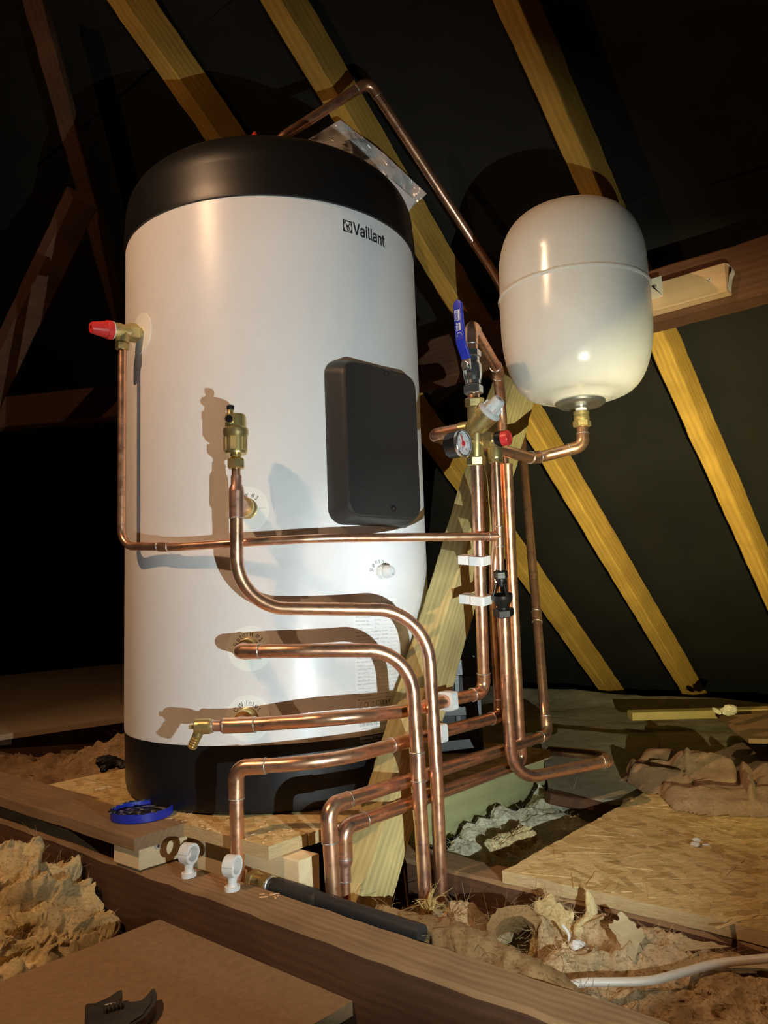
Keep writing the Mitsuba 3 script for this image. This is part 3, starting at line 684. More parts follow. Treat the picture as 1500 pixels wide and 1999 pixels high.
# discharge pipe from the relief valve round the front to the far tee
DV = radial(AV, .352, ZV - .004); D1T = at(967.5, 893, 1.365); DT = at(975, 1047, 1.37)
key = thing('discharge_pipe', 'thin copper pipe down from the red-capped relief valve and across the white jacket', 'pipe')
c_ = DV.copy(); c_[2] = at(262, 1066, 1.40)[2]
dp = fillet([DV - Z * .034, c_, at(345, 1068, 1.318), at(470, 1059, 1.278), at(620, 1051, 1.284), at(770, 1049, 1.330), DT], [.034, .12, .25, .3, .3], 16)
pipe(key, dp, R15, [('coupling',) + sleeve_at(dp, at(322, 1068, 1.335), .012, .012)])
put('solder_joint', ring(cut(dp, 0, length(dp) - .02)[-1], DT - at(770, 1049, 1.33), .008, .0011), 'solder', key, smooth=True)
key = thing('relief_drop_pipe', 'short thin copper pipe from the red-knobbed valve down to the black tundish', 'pipe')
TU0 = at(977, 1112, 1.375)
dr_ = fillet([D1T, at(971, 960, 1.367), DT, TU0], .3, 6)
pipe(key, dr_, R15, [('tee',) + sleeve_at(dr_, DT, .018, .018)])
put('tee_branch', rod(DT, DT + nrm(at(770, 1049, 1.33) - DT) * .022, .0088, 20), 'copper', key)

# tundish and its waste pipe
key = thing('tundish', 'black open-sided tundish between the thin pipe and the wider waste pipe', 'tundish')
TB = at(984, 1203, 1.385); ax = nrm(TU0 - TB); L = np.linalg.norm(TU0 - TB)
put('top_nut', cat(hexnut(TU0 - ax * .016, ax, .0128, .014, RT, .5), lathe([(0, -.001), (.0105, -.001), (.0095, .0005), (.0085, .0005), (.0085, .003), (0, .003)], TU0 - ax * .003, ax, 28)), 'black_plastic', key)
put('nozzle', lathe([(0, 0), (.0070, 0), (.0075, .009), (.0105, .010), (.0105, .014), (0, .014)], TU0 - ax * .030, ax, 28), 'black_plastic', key)
s_, u_, _ = frame(ax, RT)
for i in range(3):
    q = i * 2.094 + .5; e = math.cos(q) * s_ + math.sin(q) * u_; tt = np.cross(ax, e)
    a_, b_ = TU0 - ax * .024 + e * .0095, TB + ax * .040 + e * .0165
    put('arm', cbox((a_ + b_) / 2, b_ - a_, tt, np.cross(b_ - a_, tt), np.linalg.norm(b_ - a_) / 2, .0032, .0014, .0008), 'black_plastic', key)
put('cup', lathe([(.0105, .016), (.0115, .020), (.0185, .032), (.0190, .036), (.0190, .041), (.0176, .041), (.0176, .034), (.0100, .021), (.0095, .016)], TB, ax, 40), 'black_plastic', key)
put('bottom_nut', cat(hexnut(TB, ax, .0188, .015, RT, .5), lathe([(0, .014), (.011, .014), (.011, .018), (0, .018)], TB, ax, 28)), 'black_plastic', key)
key = thing('waste_pipe', 'wider copper waste pipe below the black tundish, bending to the right above the insulation', 'pipe')
WE = at(1186, 1486, 1.475)
wp = fillet([TB + ax * .003, at(992, 1400, 1.392), at(1003, 1524, 1.392), WE, at(1176, 1474, 1.66), at(1075, 1466, 1.84)], [.3, .056, .014, .3], 16)
pipe(key, wp, R22, [('elbow',) + sleeve_at(wp, WE, .012, .03)])

# hot outlet over the lid and down the slope
key = thing('hot_outlet_pipe', 'copper pipe rising behind the black lid, elbowed and running down to the right', 'pipe')
h0 = at(540, 275, 1.66); h1 = at(720, 160, 1.70); h2 = at(975, 548, 1.86); h3 = at(1016, 650, 1.87)
hp = fillet([V(0.0, .02, ZT + .13), h0, h1, h2, h3], [.05, .022, .3], 14)
pipe(key, hp, R22, [('elbow',) + sleeve_at(hp, h1, .03, .03)])

# ------------------------------------------------------------------ valves and vessel
# automatic air vent
key = thing('air_vent', 'brass automatic air vent with black cap on top of the copper tee', 'air vent')
put('nut', hexnut(VB - Z * .004, Z, .0152, .017, V(0, 1, 0), .5), 'brass', key)
put('thread', lathe([(0, .012), (.0095, .012), (.0095, .0145), (.0085, .0155), (.0095, .017), (.0095, .022), (0, .022)], VB, Z, 28), 'brass', key)
hx = trimesh.creation.revolve(np.array([(0, .019), (.012, .019), (.0205, .023), (.0205, .052), (.017, .056), (0, .056)]), sections=8)
rnd = lathe([(0, .020), (.0175, .021), (.0192, .025), (.0196, .050), (.0215, .054), (.0215, .062), (.0195, .065), (.0178, .066), (.0176, .084), (.0165, .087), (0, .0875)], VB, Z, 48)
bd = put('body', rnd, 'brass', key)
for i in range(3):
    q = -1.7 + (i - 1) * 1.0; e = V(math.cos(q), math.sin(q), 0); t_ = np.cross(Z, e)
    put('flat_panel', cbox(VB + Z * .037 + e * .0187, t_, Z, e, .0058, .0115, .0016, .0008), 'brass_rough', key)
fd = nrm(V(-.25, -1, 0)); q = VB + fd * .0125 + V(-.004, 0, 0)
put('valve_housing', cat(lathe([(0, .066), (.0068, .066), (.0068, .084), (.0052, .088), (.0052, .094), (0, .094)], q, Z, 24), rod(VB + fd * .008 + Z * .076 + V(-.004, 0, 0), VB + fd * .0215 + Z * .076 + V(-.004, 0, 0), .0078, 28)), 'brass', key)
put('bore_plug', lathe([(0, 0), (.0062, 0), (.0062, .0006), (0, .0006)], VB + fd * .0217 + Z * .076 + V(-.004, 0, 0), fd, 24), 'black_gloss', key)
put('vent_cap', lathe([(0, .093), (.0058, .093), (.0062, .0945), (.0062, .0995), (.005, .1005), (0, .1007)], q, Z, 24), 'black_plastic', key)

# temperature and pressure relief valve at the left
key = thing('relief_valve', 'brass relief valve with conical red cap at the upper left of the jacket', 'relief valve')
ad = nrm(radial(AV, 1, 0) - Z * .10); o = radial(AV, R - .002, ZV)
put('body', cat(lathe([(0, 0), (.0115, 0), (.0115, .008), (.014, .009)] + [(.0155, .012), (.0155, .026), (.0138, .030), (.0138, .040), (.0152, .043), (.0152, .056), (.0142, .058), (0, .058)], o, ad, 36)), 'brass_rough', key)
put('hex_collar', hexnut(o + ad * .008, ad, .0182, .020), 'brass_rough', key)
put('outlet', cat(rod(o + ad * .036, DV - Z * .022, .0128, 28), hexnut(DV - Z * .036, Z, .0128, .013, V(0, 1, 0), .2)), 'brass_rough', key)
put('gasket', lathe([(0, .0578), (.0168, .0578), (.0168, .0598), (0, .0598)], o, ad, 36), 'white_plastic', key)
put('red_cap', lathe([(0, .0596), (.0172, .0596), (.0176, .062), (.0172, .070), (.0156, .071), (.0112, .097), (.0098, .0995), (.0052, .1), (.0050, .096), (0, .096)], o, ad, 40), 'red_plastic', key)

# inlet valve set: J- faces the camera's right, gauge on its left, knob up the slope
key = thing('pressure_reducing_valve', 'brass inlet valve body with grey adjusting knob above the vertical pipe', 'valve')
MX = nrm(MT - MB); C0 = at(930, 848, 1.372); F = -J
UPV = MX
top_ = at(927, 792, 1.370)
put('body', cat(sweep([MT + UPV * .004, C0, top_], [.0140, .0150, .0135], 32),
                lathe([(0, -.016), (.016, -.016), (.0185, -.008), (.0185, 0), (.020, .002), (.020, .022), (.0215, .023), (.0215, .034), (0, .034)], C0 + UPV * .013, nrm(F * .80 + Z * .62), 40),
                rod(C0 + UPV * .013, C0 + UPV * .013 + J * .03 - K * .005, .0135, 28)), 'brass', key)
put('lower_nut', hexnut(MT - MX * .003, MX, .0175, .017, RT, .5), 'brass', key)
put('upper_nut', hexnut(top_ - MX * .002, MX, .0178, .016, RT, .45), 'brass', key)
kd = nrm(F * .80 + Z * .62); ko = C0 + UPV * .013 + kd * .034
kn = put('knob', cat(lathe([(0, 0), (.0215, 0), (.0228, .002), (.0228, .005), (.020, .008), (.0135, .0095), (.0122, .030), (.0105, .0335), (0, .034)], ko, kd, 40)), 'grey_plastic', key, label='pale grey plastic adjusting knob')
s_, u_, _ = frame(kd)
for i in range(6):
    q = i * math.pi / 3; e = math.cos(q) * s_ + math.sin(q) * u_
    put('rib', cbox(ko + kd * .013 + e * .014, kd, e, np.cross(kd, e), .006, .0035, .0015, .0006), 'grey_plastic', kn)
put('hole', lathe([(0, .0336), (.0036, .0336), (.0036, .0344), (0, .0344)], ko, kd, 20), 'black_plastic', kn)
m = meshkit.text_mesh('CALEFFI', .0052, .0008); m.apply_translation([-m.bounds[:, 0].mean(), 0, 0])
# raised lettering round the bonnet
tx = []
for i, c in enumerate('CALEFFI'):
    g = meshkit.text_mesh(c, .0058, .0008); g.apply_translation([-g.bounds[:, 0].mean(), -.003, 0])
    q = 2.55 - i * .27; e = math.cos(q) * s_ + math.sin(q) * u_; tt = np.cross(kd, e)
    tx.append((e @ nrm(CAM - ko), g, e, tt))
vis = nrm(np.cross(kd, np.cross(nrm(CAM - ko), kd)))
for i, c in enumerate('CALEFFI'):
    q = (i - 3) * .25; tt0 = np.cross(kd, vis); e = math.cos(q) * vis + math.sin(q) * -tt0 * -1; tt = nrm(np.cross(kd, e))
    g = tx[i][1]; put('raised_letter', xf(g, C0 + UPV * .013 + kd * .0285 + e * .0212, tt, kd, e) if np.cross(tt, kd) @ e > 0 else xf(g, C0 + UPV * .013 + kd * .0285 + e * .0212, -tt, kd, e), 'brass', key, smooth=False)
for i, c in enumerate('1/2'):
    pass
bp = put('back_elbow', sweep(fillet([C0 + UPV * .013 + J * .028 - K * .004, C0 + UPV * .013 + J * .092 - K * .006, C0 + UPV * .013 + J * .10 + K * .05], .016, 10), .0122, 22), 'copper', key)
put('solder_joint', ring(C0 + UPV * .013 + J * .030 - K * .004, J, .0125, .0013), 'solder', key, smooth=True)
# pressure gauge
key = thing('pressure_gauge', 'round white-faced pressure gauge with red needle on the brass valve set', 'pressure gauge')
GC = at(905.5, 865.5, 1.328)
put('case', lathe([(0, -.030), (.021, -.030), (.0232, -.027), (.0235, -.004), (.0235, -.003), (0, -.003)], GC, F, 48), 'black_gloss', key)
put('bezel', lathe([(.0215, -.004), (.0250, -.004), (.0250, .001), (.0238, .0026), (.0222, .0026), (.0218, .0005)], GC, F, 48), 'chrome', key)
dl = put('dial', lathe([(0, -.0025), (.0222, -.0025), (.0222, -.0018), (0, -.0018)], GC, F, 48), 'label_paper', key)
gs, gu = K * -1, Z
gs = nrm(np.cross(Z, F)); 
tk, nums = [], []
for i in range(21):
    q = math.radians(225 - i * 13.5); e = math.cos(q) * gs + math.sin(q) * gu; l = .0028 if i % 5 else .0048
    tk.append(cbox(GC + F * -.0016 + e * (.0200 - l / 2), e, np.cross(F, e), F, l / 2, .0003, .0001, .00005))
for i, t_ in enumerate(('0', '2.5', '5', '7.5', '10')):
    q = math.radians(225 - i * 67.5); g = meshkit.text_mesh(t_, .0034, .0002); g.apply_translation([-g.bounds[:, 0].mean(), -.0017, 0])
    nums.append(xf(g, GC + F * -.0017 + (math.cos(q) * gs + math.sin(q) * gu) * .0128, gs, gu, F))
g = meshkit.text_mesh('bar', .0036, .0002); g.apply_translation([-g.bounds[:, 0].mean(), 0, 0]); nums.append(xf(g, GC + F * -.0017 - gu * .0085, gs, gu, F))
put('tick', cat(*tk), 'ink', dl, smooth=False, kind='stuff'); put('numerals', cat(*nums), 'ink', dl, smooth=False)
ne = nrm(gs * -.45 + gu * .9)
put('red_needle', cat(cbox(GC + ne * .006 + F * .0002, ne, np.cross(F, ne), F, .0112, .0011, .0003, .0002), lathe([(0, -.0014), (.0042, -.0014), (.0042, .0006), (0, .0008)], GC + F * 0, F, 20)), 'ink_red', key)
nb_ = nrm(gs * -.3 - gu * .95); put('set_hand', cbox(GC + nb_ * .007 - F * .0005, nb_, np.cross(F, nb_), F, .0085, .0006, .0002, .0001), 'grey_plastic', key)
put('glass', lathe([(0, .0014), (.0222, .0014), (.0222, .0015), (0, .0015)], GC, F, 40), 'gauge_glass', key)
put('stem', rod(GC - F * .022, C0 - UPV * .006, .007, 20), 'brass', key)
# expansion relief valve
key = thing('expansion_relief_valve', 'small brass valve with round red knob right of the gauge', 'relief valve')
EC = D1T + (C0 - UPV * .012 - D1T) @ Z * Z
EO = C0 - UPV * .010
ed = nrm(EC + Z * 0 - EO); ed = nrm(ed * 1.0)
Lc = np.linalg.norm(EC - EO)
put('union_nut', hexnut(EO + ed * .010, ed, .0172, .016), 'brass', key)
put('body', cat(lathe([(0, .022), (.009, .022), (.0105, .026), (.0125, Lc - .014), (.0142, Lc - .010), (.0142, Lc + .010), (.0125, Lc + .012), (0, Lc + .012)], EO, ed, 32), rod(EC, D1T + Z * .008, .0115, 28)), 'brass', key)
put('outlet_nut', cat(lathe([(0, -.004), (.0122, -.004), (.0138, .001), (.0138, .017), (.012, .019), (0, .019)], D1T, Z, 32), hexnut(D1T - Z * .010, Z, .0125, .008, RT, .3)), 'brass', key)
F2 = nrm(F + K * .12)
put('collar', lathe([(0, .004), (.0138, .004), (.0145, .006), (.0145, .016), (0, .016)], EC, F2, 36), 'black_gloss', key)
put('red_knob', lathe([(0, .0155), (.0138, .0155), (.0138, .027), (.0125, .0292), (.0108, .0292), (.0108, .0278), (0, .0278)], EC, F2, 40), 'red_plastic', key)

# ball valve with blue lever
key = thing('ball_valve', 'chrome ball valve with long blue lever above the brass valve set', 'ball valve')
q0, q1 = at(926, 792, 1.37), at(920.5, 668, 1.385); ax = nrm(q1 - q0); P_ = lambda y: q0 + (q1 - q0) * ((792 - y) / 124)
put('body', cat(lathe([(0, 0), (.0150, 0), (.0158, .004), (.0172, .010), (.0172, .028), (.0150, .033), (.0135, .036), (.0135, .052), (0, .052)], P_(744), ax, 36)), 'chrome', key)
put('lower_nut', hexnut(P_(770), ax, .0175, .017, RT, .5), 'chrome', key)
put('lower_neck', lathe([(0, 0), (.0142, 0), (.0142, .012), (0, .012)], P_(751), ax, 28), 'chrome', key)
put('upper_nut', hexnut(P_(699), ax, .0168, .014, RT, .5), 'chrome', key)
F3 = nrm(-RT * .62 - FW * .78 + Z * .05)                         # stem side, towards the camera's left
bs = P_(718); so = bs + F3 * .020
put('stem', rod(bs, so + F3 * .006, .0055, 20), 'chrome', key)
put('stem_nut', hexnut(so + F3 * .004, F3, .0068, .005), 'chrome', key)
ls = nrm(np.cross(ax, F3))
path = fillet([so - ax * .006, so + ax * .014, so + ax * .040 + F3 * .016, so + ax * .108 + F3 * .020], [.006, .02], 8)
def strap(path, wid, th, sdir, wfun=None):
    n = len(path); t = np.gradient(path, axis=0); t /= np.linalg.norm(t, axis=1)[:, None]; v = []; dd_ = arcs(path) / length(path)
    for i in range(n):
        nn = nrm(np.cross(sdir, t[i])); w = wid * (wfun(dd_[i]) if wfun else 1)
        for a_, b_ in ((-1, -1), (-.8, -1.25), (0, -1.3), (.8, -1.25), (1, -1), (1, 1), (.8, 1.25), (0, 1.3), (-.8, 1.25), (-1, 1)): v.append(path[i] + sdir * a_ * w / 2 + nn * b_ * th / 2)
    f = []; m_ = 10
    for i in range(n - 1):
        for k in range(m_): a_, b_ = i * m_ + k, i * m_ + (k + 1) % m_; f += [(a_, b_, b_ + m_), (a_, b_ + m_, a_ + m_)]
    for k in range(1, m_ - 1): f += [(0, k + 1, k), ((n - 1) * m_, (n - 1) * m_ + k, (n - 1) * m_ + k + 1)]
    return trimesh.Trimesh(np.array(v), np.array(f), process=False)
put('lever_plate', strap(np.array([so - ax * .008, so + ax * .012, so + ax * .018]), .017, .002, ls), 'chrome', key)
lp = cut(path, .018, length(path)); tail = [lp[-1] + ax * x_ for x_ in (.003, .006, .008, .0092)]
lp = np.vstack([lp, tail]); Ltot = length(lp)
wf = lambda t: (1.0 if t < .9 else math.sqrt(max(1 - ((t - .9) / .1) ** 2, .02)))
lev = put('blue_lever', strap(lp, .0185, .0042, ls, wf), 'blue_plastic', key, smooth=60, label='blue plastic lever grip with white print')
tdir = nrm(lp[-6] - lp[len(lp) // 2]); ld = nrm(path[-1] - path[-2]); nn = nrm(np.cross(ls, ld)); nn = nn if nn @ (CAM - so) > 0 else -nn
base = path[-1] - ld * .062 + nn * .0029
lx = ld; ly = np.cross(nn, lx)
def onlever(m, x, y): m = m.copy(); m.apply_translation([x, y, 0]); return xf(m, base, lx, ly, nn)
def ctext(t, h, w=None):
    m = meshkit.text_mesh(t, h, .0003); m.apply_translation([0, -h / 2, 0])
    if w: m.apply_scale([w / m.bounds[1][0], 1, 1])
    return m
sg_ = -1 if ly @ RT > 0 else 1
put('lettering', onlever(ctext('inta', .0052, .015), .014, .0036 * sg_), 'white_plastic', lev, smooth=False)
put('print_line', onlever(shp(sg.MultiPolygon([sg.box(.0145, y_, .0285, y_ + .0008) for y_ in (-.0042, -.0028, -.0014)]), 0, .0003), 0, .0002 * sg_), 'white_plastic', lev, smooth=False, kind='stuff')
put('lettering', onlever(ctext('ACTIVE', .0034, .0165), .0345, .0036 * sg_), 'white_plastic', lev, smooth=False)
fr = sg.box(.033, -.0052, .0525, .0060).difference(sg.box(.0337, -.0045, .0518, .0053)); fr = fr.union(sg.box(.034, -.0006, .0515, -.0002)).union(sg.box(.034, -.0034, .0515, -.0014))
put('print_frame', onlever(shp(fr, 0, .0003), 0, .0006 * sg_), 'white_plastic', lev, smooth=False)
ar = sg.Point(.006, 0).buffer(.0052, 24).difference(sg.Point(.006, 0).buffer(.0044, 24)).intersection(sg.box(.005, -.01, .02, .01))
ar = ar.union(sg.Polygon([(.0058, .0058), (.0058, .0036), (.0030, .0047)]))
put('arrow', onlever(shp(ar, 0, .0003), 0, 0), 'white_plastic', lev, smooth=False)
# stub and elbow above the ball valve
key = thing('mains_pipe', 'copper elbow above the chrome ball valve with the pipe dropping away behind', 'pipe')
mp = fillet([P_(704), at(919.5, 632, 1.388), at(972, 722, 1.54), at(979, 790, 1.60), at(984, 915, 1.585)], [.015, .03, .3], 14)
pipe(key, mp, R22, [('elbow',) + sleeve_at(mp, at(919.5, 640, 1.388), .030, .022), ('elbow',) + sleeve_at(mp, at(972, 722, 1.54), .014, .018)])
put('reducing_stub', rod(P_(768) - ax * .016, P_(768), R22), 'copper', key)

# expansion vessel
VD = 1.52; VC = at(1121, 600, VD)
vx, vy = VC[0], VC[1]
s_ = VD / FOC
zs = at(1121, 578, VD)[2]; ztop = at(1115, 418, VD + .03)[2]; zbot = at(1130, 783, VD - .02)[2]
Rv = 143.0 * s_
key = thing('expansion_vessel', 'cream domed expansion vessel hung on the batten at upper right', 'expansion vessel')
up_p = [(Rv * .995, zs + .001), (Rv * .985, zs + .05)]
for q in np.linspace(.0, 1, 18): a_ = q * math.pi / 2; up_p.append((Rv * .985 * (1 - .60 * (1 - math.cos(a_)) ) if 0 else Rv * (.42 + .565 * math.cos(a_) ** .75 if math.cos(a_) > 1e-9 else .42), zs + .055 + (ztop - .010 - zs - .055) * math.sin(a_)))
up_p += [(Rv * .25, ztop - .003), (0, ztop)]
lo_p = [(Rv * 1.0, zs - .001), (Rv * 1.0, zs - .06)]
for q in np.linspace(.0, 1, 18): a_ = q * math.pi / 2; lo_p.append((Rv * (.46 + .54 * max(math.cos(a_), 0) ** .75), zs - .062 - (zs - .062 - zbot - .008) * math.sin(a_)))
lo_p += [(Rv * .36, zbot - .001), (0, zbot)]
vo = V(vx, vy, 0)
put('upper_shell', lathe(up_p[::-1] + [(0, zs + .001)], vo, Z, 96), 'cream_enamel', key)
put('lower_shell', lathe(([(0, zs - .001)] + lo_p)[::1], vo, Z, 96), 'cream_enamel', key)
put('seam_lip', lathe([(Rv * .9, zs - .0035), (Rv * 1.012, zs - .0035), (Rv * 1.02, zs), (Rv * 1.012, zs + .0035), (Rv * .9, zs + .0035)], vo, Z, 96), 'cream_enamel', key)
vb = V(vx, vy, zbot)
FL = vb
put('flange', lathe([(0, -.012), (.022, -.012), (.030, -.010), (.042, -.011), (.0475, -.007), (.0482, -.003), (.046, .001), (0, .001)], FL, Z, 60), 'steel', key, label='steel flange ring')
put('valve_socket', lathe([(0, -.016), (.012, -.016), (.012, -.010), (0, -.010)], FL, Z, 28), 'steel', key)
bk = jk(VC @ J, VC @ K, zs)
bj = J @ on_k(1294, 560, .53)
put('bracket', cat(cbox(jk(bj + .026, .5288, on_k(1278, 562, .53)[2]), J, Z, K, .026, .022, .0012, .0005), cbox(jk(bj + .026, .5288 - .05, on_k(1278, 583, .53)[2]), J, K, Z, .026, .05, .0012, .0005)), 'cream_enamel', key)
add_screw(on_k(1278, 560, .5272), -K, key, .006)
# pipe under the vessel
key = thing('vessel_pipe', 'copper pipe from the brass nut under the vessel bending left to the valve set', 'pipe')
t0 = V(vx, vy, zbot - .012)
t1 = at(1134, 872, dd0 := (t0 - CAM) @ FW); t1[:2] = t0[:2]
vp = fillet([t0 - Z * .03, t1, at(1054, 893, 1.495), at(1034, 893, 1.47), at(985, 880, 1.43), at(945, 868, 1.402)], [.019, .05, .05, .3], 12)
pipe(key, vp, R22, [('elbow',) + sleeve_at(vp, t1, .022, .026), ('elbow',) + sleeve_at(vp, at(1044, 894, 1.482), .014, .014)])
put('thread_tape', lathe([(0, 0), (.0112, 0), (.0118, .004), (.0110, .008), (.0116, .011), (0, .011)], t0 - Z * .013, Z, 28), 'white_ptfe', key, label='white thread tape')
put('union', cat(lathe([(0, 0), (.0140, 0), (.0150, .003), (.0150, .010), (.0138, .013), (.0152, .015), (.0152, .019), (0, .019)], t0 - Z * .030, Z, 32), hexnut(t0 - Z * .041, Z, .0175, .0125, RT, .4)), 'brass_rough', key)

# ------------------------------------------------------------------ pipe clips
def clip_shape(reach, hw=.0158, gap=False):
    body = sg.box(-hw, -hw, hw, hw).buffer(-.005).buffer(.005, 8)
    stem = sg.box(-hw * .72, 0, hw * .72, reach)
    notch = sg.box(hw - .002, -.0006, hw + .01, .0006)
    return body.union(stem).difference(sg.Point(0, 0).buffer(.0112, 32)).difference(notch)
def pipe_clip(path, px, d, toward, reach, label):
    p = at(*px, d); s = sleeve_at(path, p, 0, 0)[0]; q = cut(path, s - .008, s + .008); c, ax = q[0], nrm(q[-1] - q[0])
    t = nrm(toward - ax * (toward @ ax)); x = np.cross(t, ax)
    key = thing('pipe_clip', label, 'pipe clip', 'white plastic pipe clips')
    put('body', extrude(clip_shape(reach), .0165, c, x, t, ax), 'white_plastic', key, smooth=25)
    put('latch', cbox(c + ax * .00825 - t * .0005 + x * .0150, t, x, ax, .0065, .0022, .0086, .0008), 'white_plastic', key)
pipe_clip(cp, (931, 1094), 1.39, J, .040, 'upper white pipe clip on the vertical copper pipe, above the tundish level')
pipe_clip(cp, (934, 1172), 1.39, J, .040, 'lower white pipe clip on the vertical copper pipe, left of the black tundish')
pipe_clip(cp, (866, 1371), 1.335, J, .030, 'upper white pipe clip where the long pipe passes the leaning strut')
pipe_clip(p2, (857, 1432), 1.335, J, .030, 'lower white pipe clip behind the descending pair, below another clip')
def loose_clip(px, turn, label):
    o = on_z(*px, -.0535); f = nrm(-J * math.cos(turn) + K * math.sin(turn)); x = np.cross(Z, f)
    key = thing('pipe_clip', label, 'pipe clip', 'white plastic pipe clips')
    c = o + Z * .0335
    ringp = sg.Point(0, 0).buffer(.0152, 32).difference(sg.Point(0, 0).buffer(.0110, 32)).difference(sg.box(-.02, .0012, -.012, .0022)).difference(sg.box(.0105, .0022, .0125, .0062))
    put('ring', extrude(ringp, .0165, c - f * .00825, x, Z, f), 'white_plastic', key, smooth=25)
    put('stem', sweep([o + Z * .004, o + Z * .010, o + Z * .0195], [.0085, .0062, .0078], 20), 'white_plastic', key)
    foot = sg.Point(0, 0).buffer(1, 24)
    put('foot', extrude(shapely.affinity.scale(foot, .0125, .0105), .0062, o, x, f * -1, Z), 'white_plastic', key, smooth=25)
loose_clip((369, 1711), .25, 'loose white pipe clip standing on the joist, farther left of two')
loose_clip((454, 1738), .35, 'loose white pipe clip standing on the joist, right one near the brass fitting')

# ------------------------------------------------------------------ lid, wrench, black pipe, lagging
key = thing('blue_lid', 'blue plastic lid with dried grease lying on the left plank', 'lid')
lo = on_z(277, 1592, .0005)
put('rim', lathe([(0, 0), (.050, 0), (.0515, .001), (.0515, .0135), (.0500, .0145), (.0488, .0135), (.0485, .004), (0, .003)], lo, Z, 60), 'blue_plastic', key)
g = disc(.0475, .003, .005, 60, 14); g.vertices[:, 2] += (meshkit.fbm(g.vertices * 90, 4, 3) - .45) * .010 * np.clip(1.1 - np.linalg.norm(g.vertices[:, :2], axis=1) / .05, 0, 1); g.apply_translation(lo)
put('grease', g, 'grease', key, smooth=True)
rg = []
for i in range(26):
    q = .3 + i * .2; rg.append(clump(lo + V(math.cos(q) * .049, math.sin(q) * .049, .0145), .006, .004, .0022, 300 + i, .4, 2))
put('dried_smear', cat(*[m for i, m in enumerate(rg) if i % 3 or i < 12]), 'grease', key, kind='stuff')

wz = bz + .0145
def wp2(*pts): return sg.Polygon([on_z(x, y, wz)[:2] for x, y in pts])
key = thing('adjustable_wrench', 'dark adjustable wrench lying on the tan board, jaws pointing away', 'wrench')
bodyp = wp2((120, 2120), (166, 2000), (166, 1964), (171, 1959), (232, 1957), (262, 1955), (276, 1953), (286, 1944), (297, 1931), (302, 1930), (306, 1940), (305, 1952), (301, 1962), (284, 1985), (262, 1999), (250, 2020), (200, 2150))
jaw = wp2((186, 1957), (214, 1944), (232, 1932), (238, 1931), (239, 1938), (231, 1953), (233, 1957.5), (213, 1959))
def ex2(p, h, z0): m = trimesh.creation.extrude_polygon(p, h, engine='earcut'); m.apply_translation([0, 0, z0]); return m
put('head', ex2(bodyp, .0125, bz + .002), 'dark_iron', key, smooth=False)
put('raised_panel', ex2(bodyp.buffer(-.0045), .0014, bz + .0143), 'dark_iron', key, smooth=False)
put('moving_jaw', ex2(jaw, .0105, bz + .003), 'dark_iron', key, smooth=False)
wa, wb = on_z(203, 1975, wz + .001), on_z(229, 1968, wz + .001); wd = nrm(wb - wa)
pr_ = [(0, 0)]
for i in range(5): pr_ += [(.0052, i * .0042), (.0062, i * .0042 + .0012), (.0062, i * .0042 + .0024), (.0050, i * .0042 + .0038)]
pr_ += [(0, .0212)]
put('worm_screw', lathe(pr_, wa, wd, 28), 'dark_iron', key, label='ribbed worm screw')
put('guide_pin', rod(on_z(205, 1963, wz + .0018), on_z(232, 1960, wz + .0018), .0022, 14), 'steel', key)

# black pipe behind the joist with its brass coupling, then felt lagging
def on_kz(x, y, k): return on_k(x, y, k)
bp0, bp1 = on_k(500, 1721, -.326), on_k(752, 1800, -.326)
bd_ = nrm(bp1 - bp0)
key = thing('black_pipe', 'dull black pipe lying along the back of the foreground joist', 'pipe')
put('tube', sweep(fillet([bp0 + bd_ * .03, bp0 + bd_ * .12 + Z * .002, bp1 + bd_ * .06], .5, 8), .0108, 22), 'black_pipe', key)
put('sleeve', sweep([bp0 + bd_ * .038, bp0 + bd_ * .046, bp0 + bd_ * .125, bp0 + bd_ * .135], [.0110, .0145, .0145, .0112], 22), 'black_pipe', key)
key = thing('compression_coupling', 'brass compression coupling on the end of the black pipe, by the loose clip', 'coupling')
put('body', lathe([(0, 0), (.0125, 0), (.0135, .004), (.0135, .030), (.0125, .034), (0, .034)], bp0 - bd_ * .006, bd_, 32), 'brass', key)
put('nut', hexnut(bp0 - bd_ * .012, bd_, .0160, .014, Z, .2), 'brass', key)
put('nut', hexnut(bp0 + bd_ * .018, bd_, .0165, .015, Z, .4), 'brass', key)
put('olive', ring(bp0 + bd_ * .034, bd_, .0125, .0024), 'solder', key, smooth=True)
# lagged pipe
lgp = fillet([on_k(738, 1806, -.31), on_k(830, 1822, -.29), on_k(930, 1862, -.285), on_k(1050, 1935, -.28), on_k(1240, 2080, -.27)], .3, 10)
lgp = cut(lgp, 0, length(lgp)); N_l = 120
lgp = np.array([cut(lgp, 0, max(s, 1e-4))[-1] for s in np.linspace(.0005, length(lgp), N_l)])
lm = sweep(lgp, np.linspace(.020, .030, N_l), 40)
nn_ = lm.vertex_normals
lm.vertices += nn_ * ((ridged(lm.vertices * V(1, 1, 1), 42, 77, 4) - .55) * .016)[:, None]
key = thing('lagging', 'brown hair felt lagging wrapped along the pipe behind the foreground joist', 'lagging')
put('felt', lm, 'hair_felt', key, smooth=True)
rng = np.random.default_rng(21)
def hairs(n, pick, r, l, mat_, parent, name, seed, droop=.3):
    rng = np.random.default_rng(seed); ms = []
    for i in range(n):
        p, d = pick(rng); d = nrm(d + rng.normal(size=3) * .5); c = rng.normal(size=3) * .5; L = l * (.4 + rng.random())
        t = np.linspace(0, 1, 6)[:, None]
        ms.append(sweep(p + d * L * t + nrm(c) * L * .35 * t ** 2 - Z * droop * L * t ** 2, r, 4, False))
    put(name, cat(*ms), mat_, parent, smooth=True, kind='stuff')
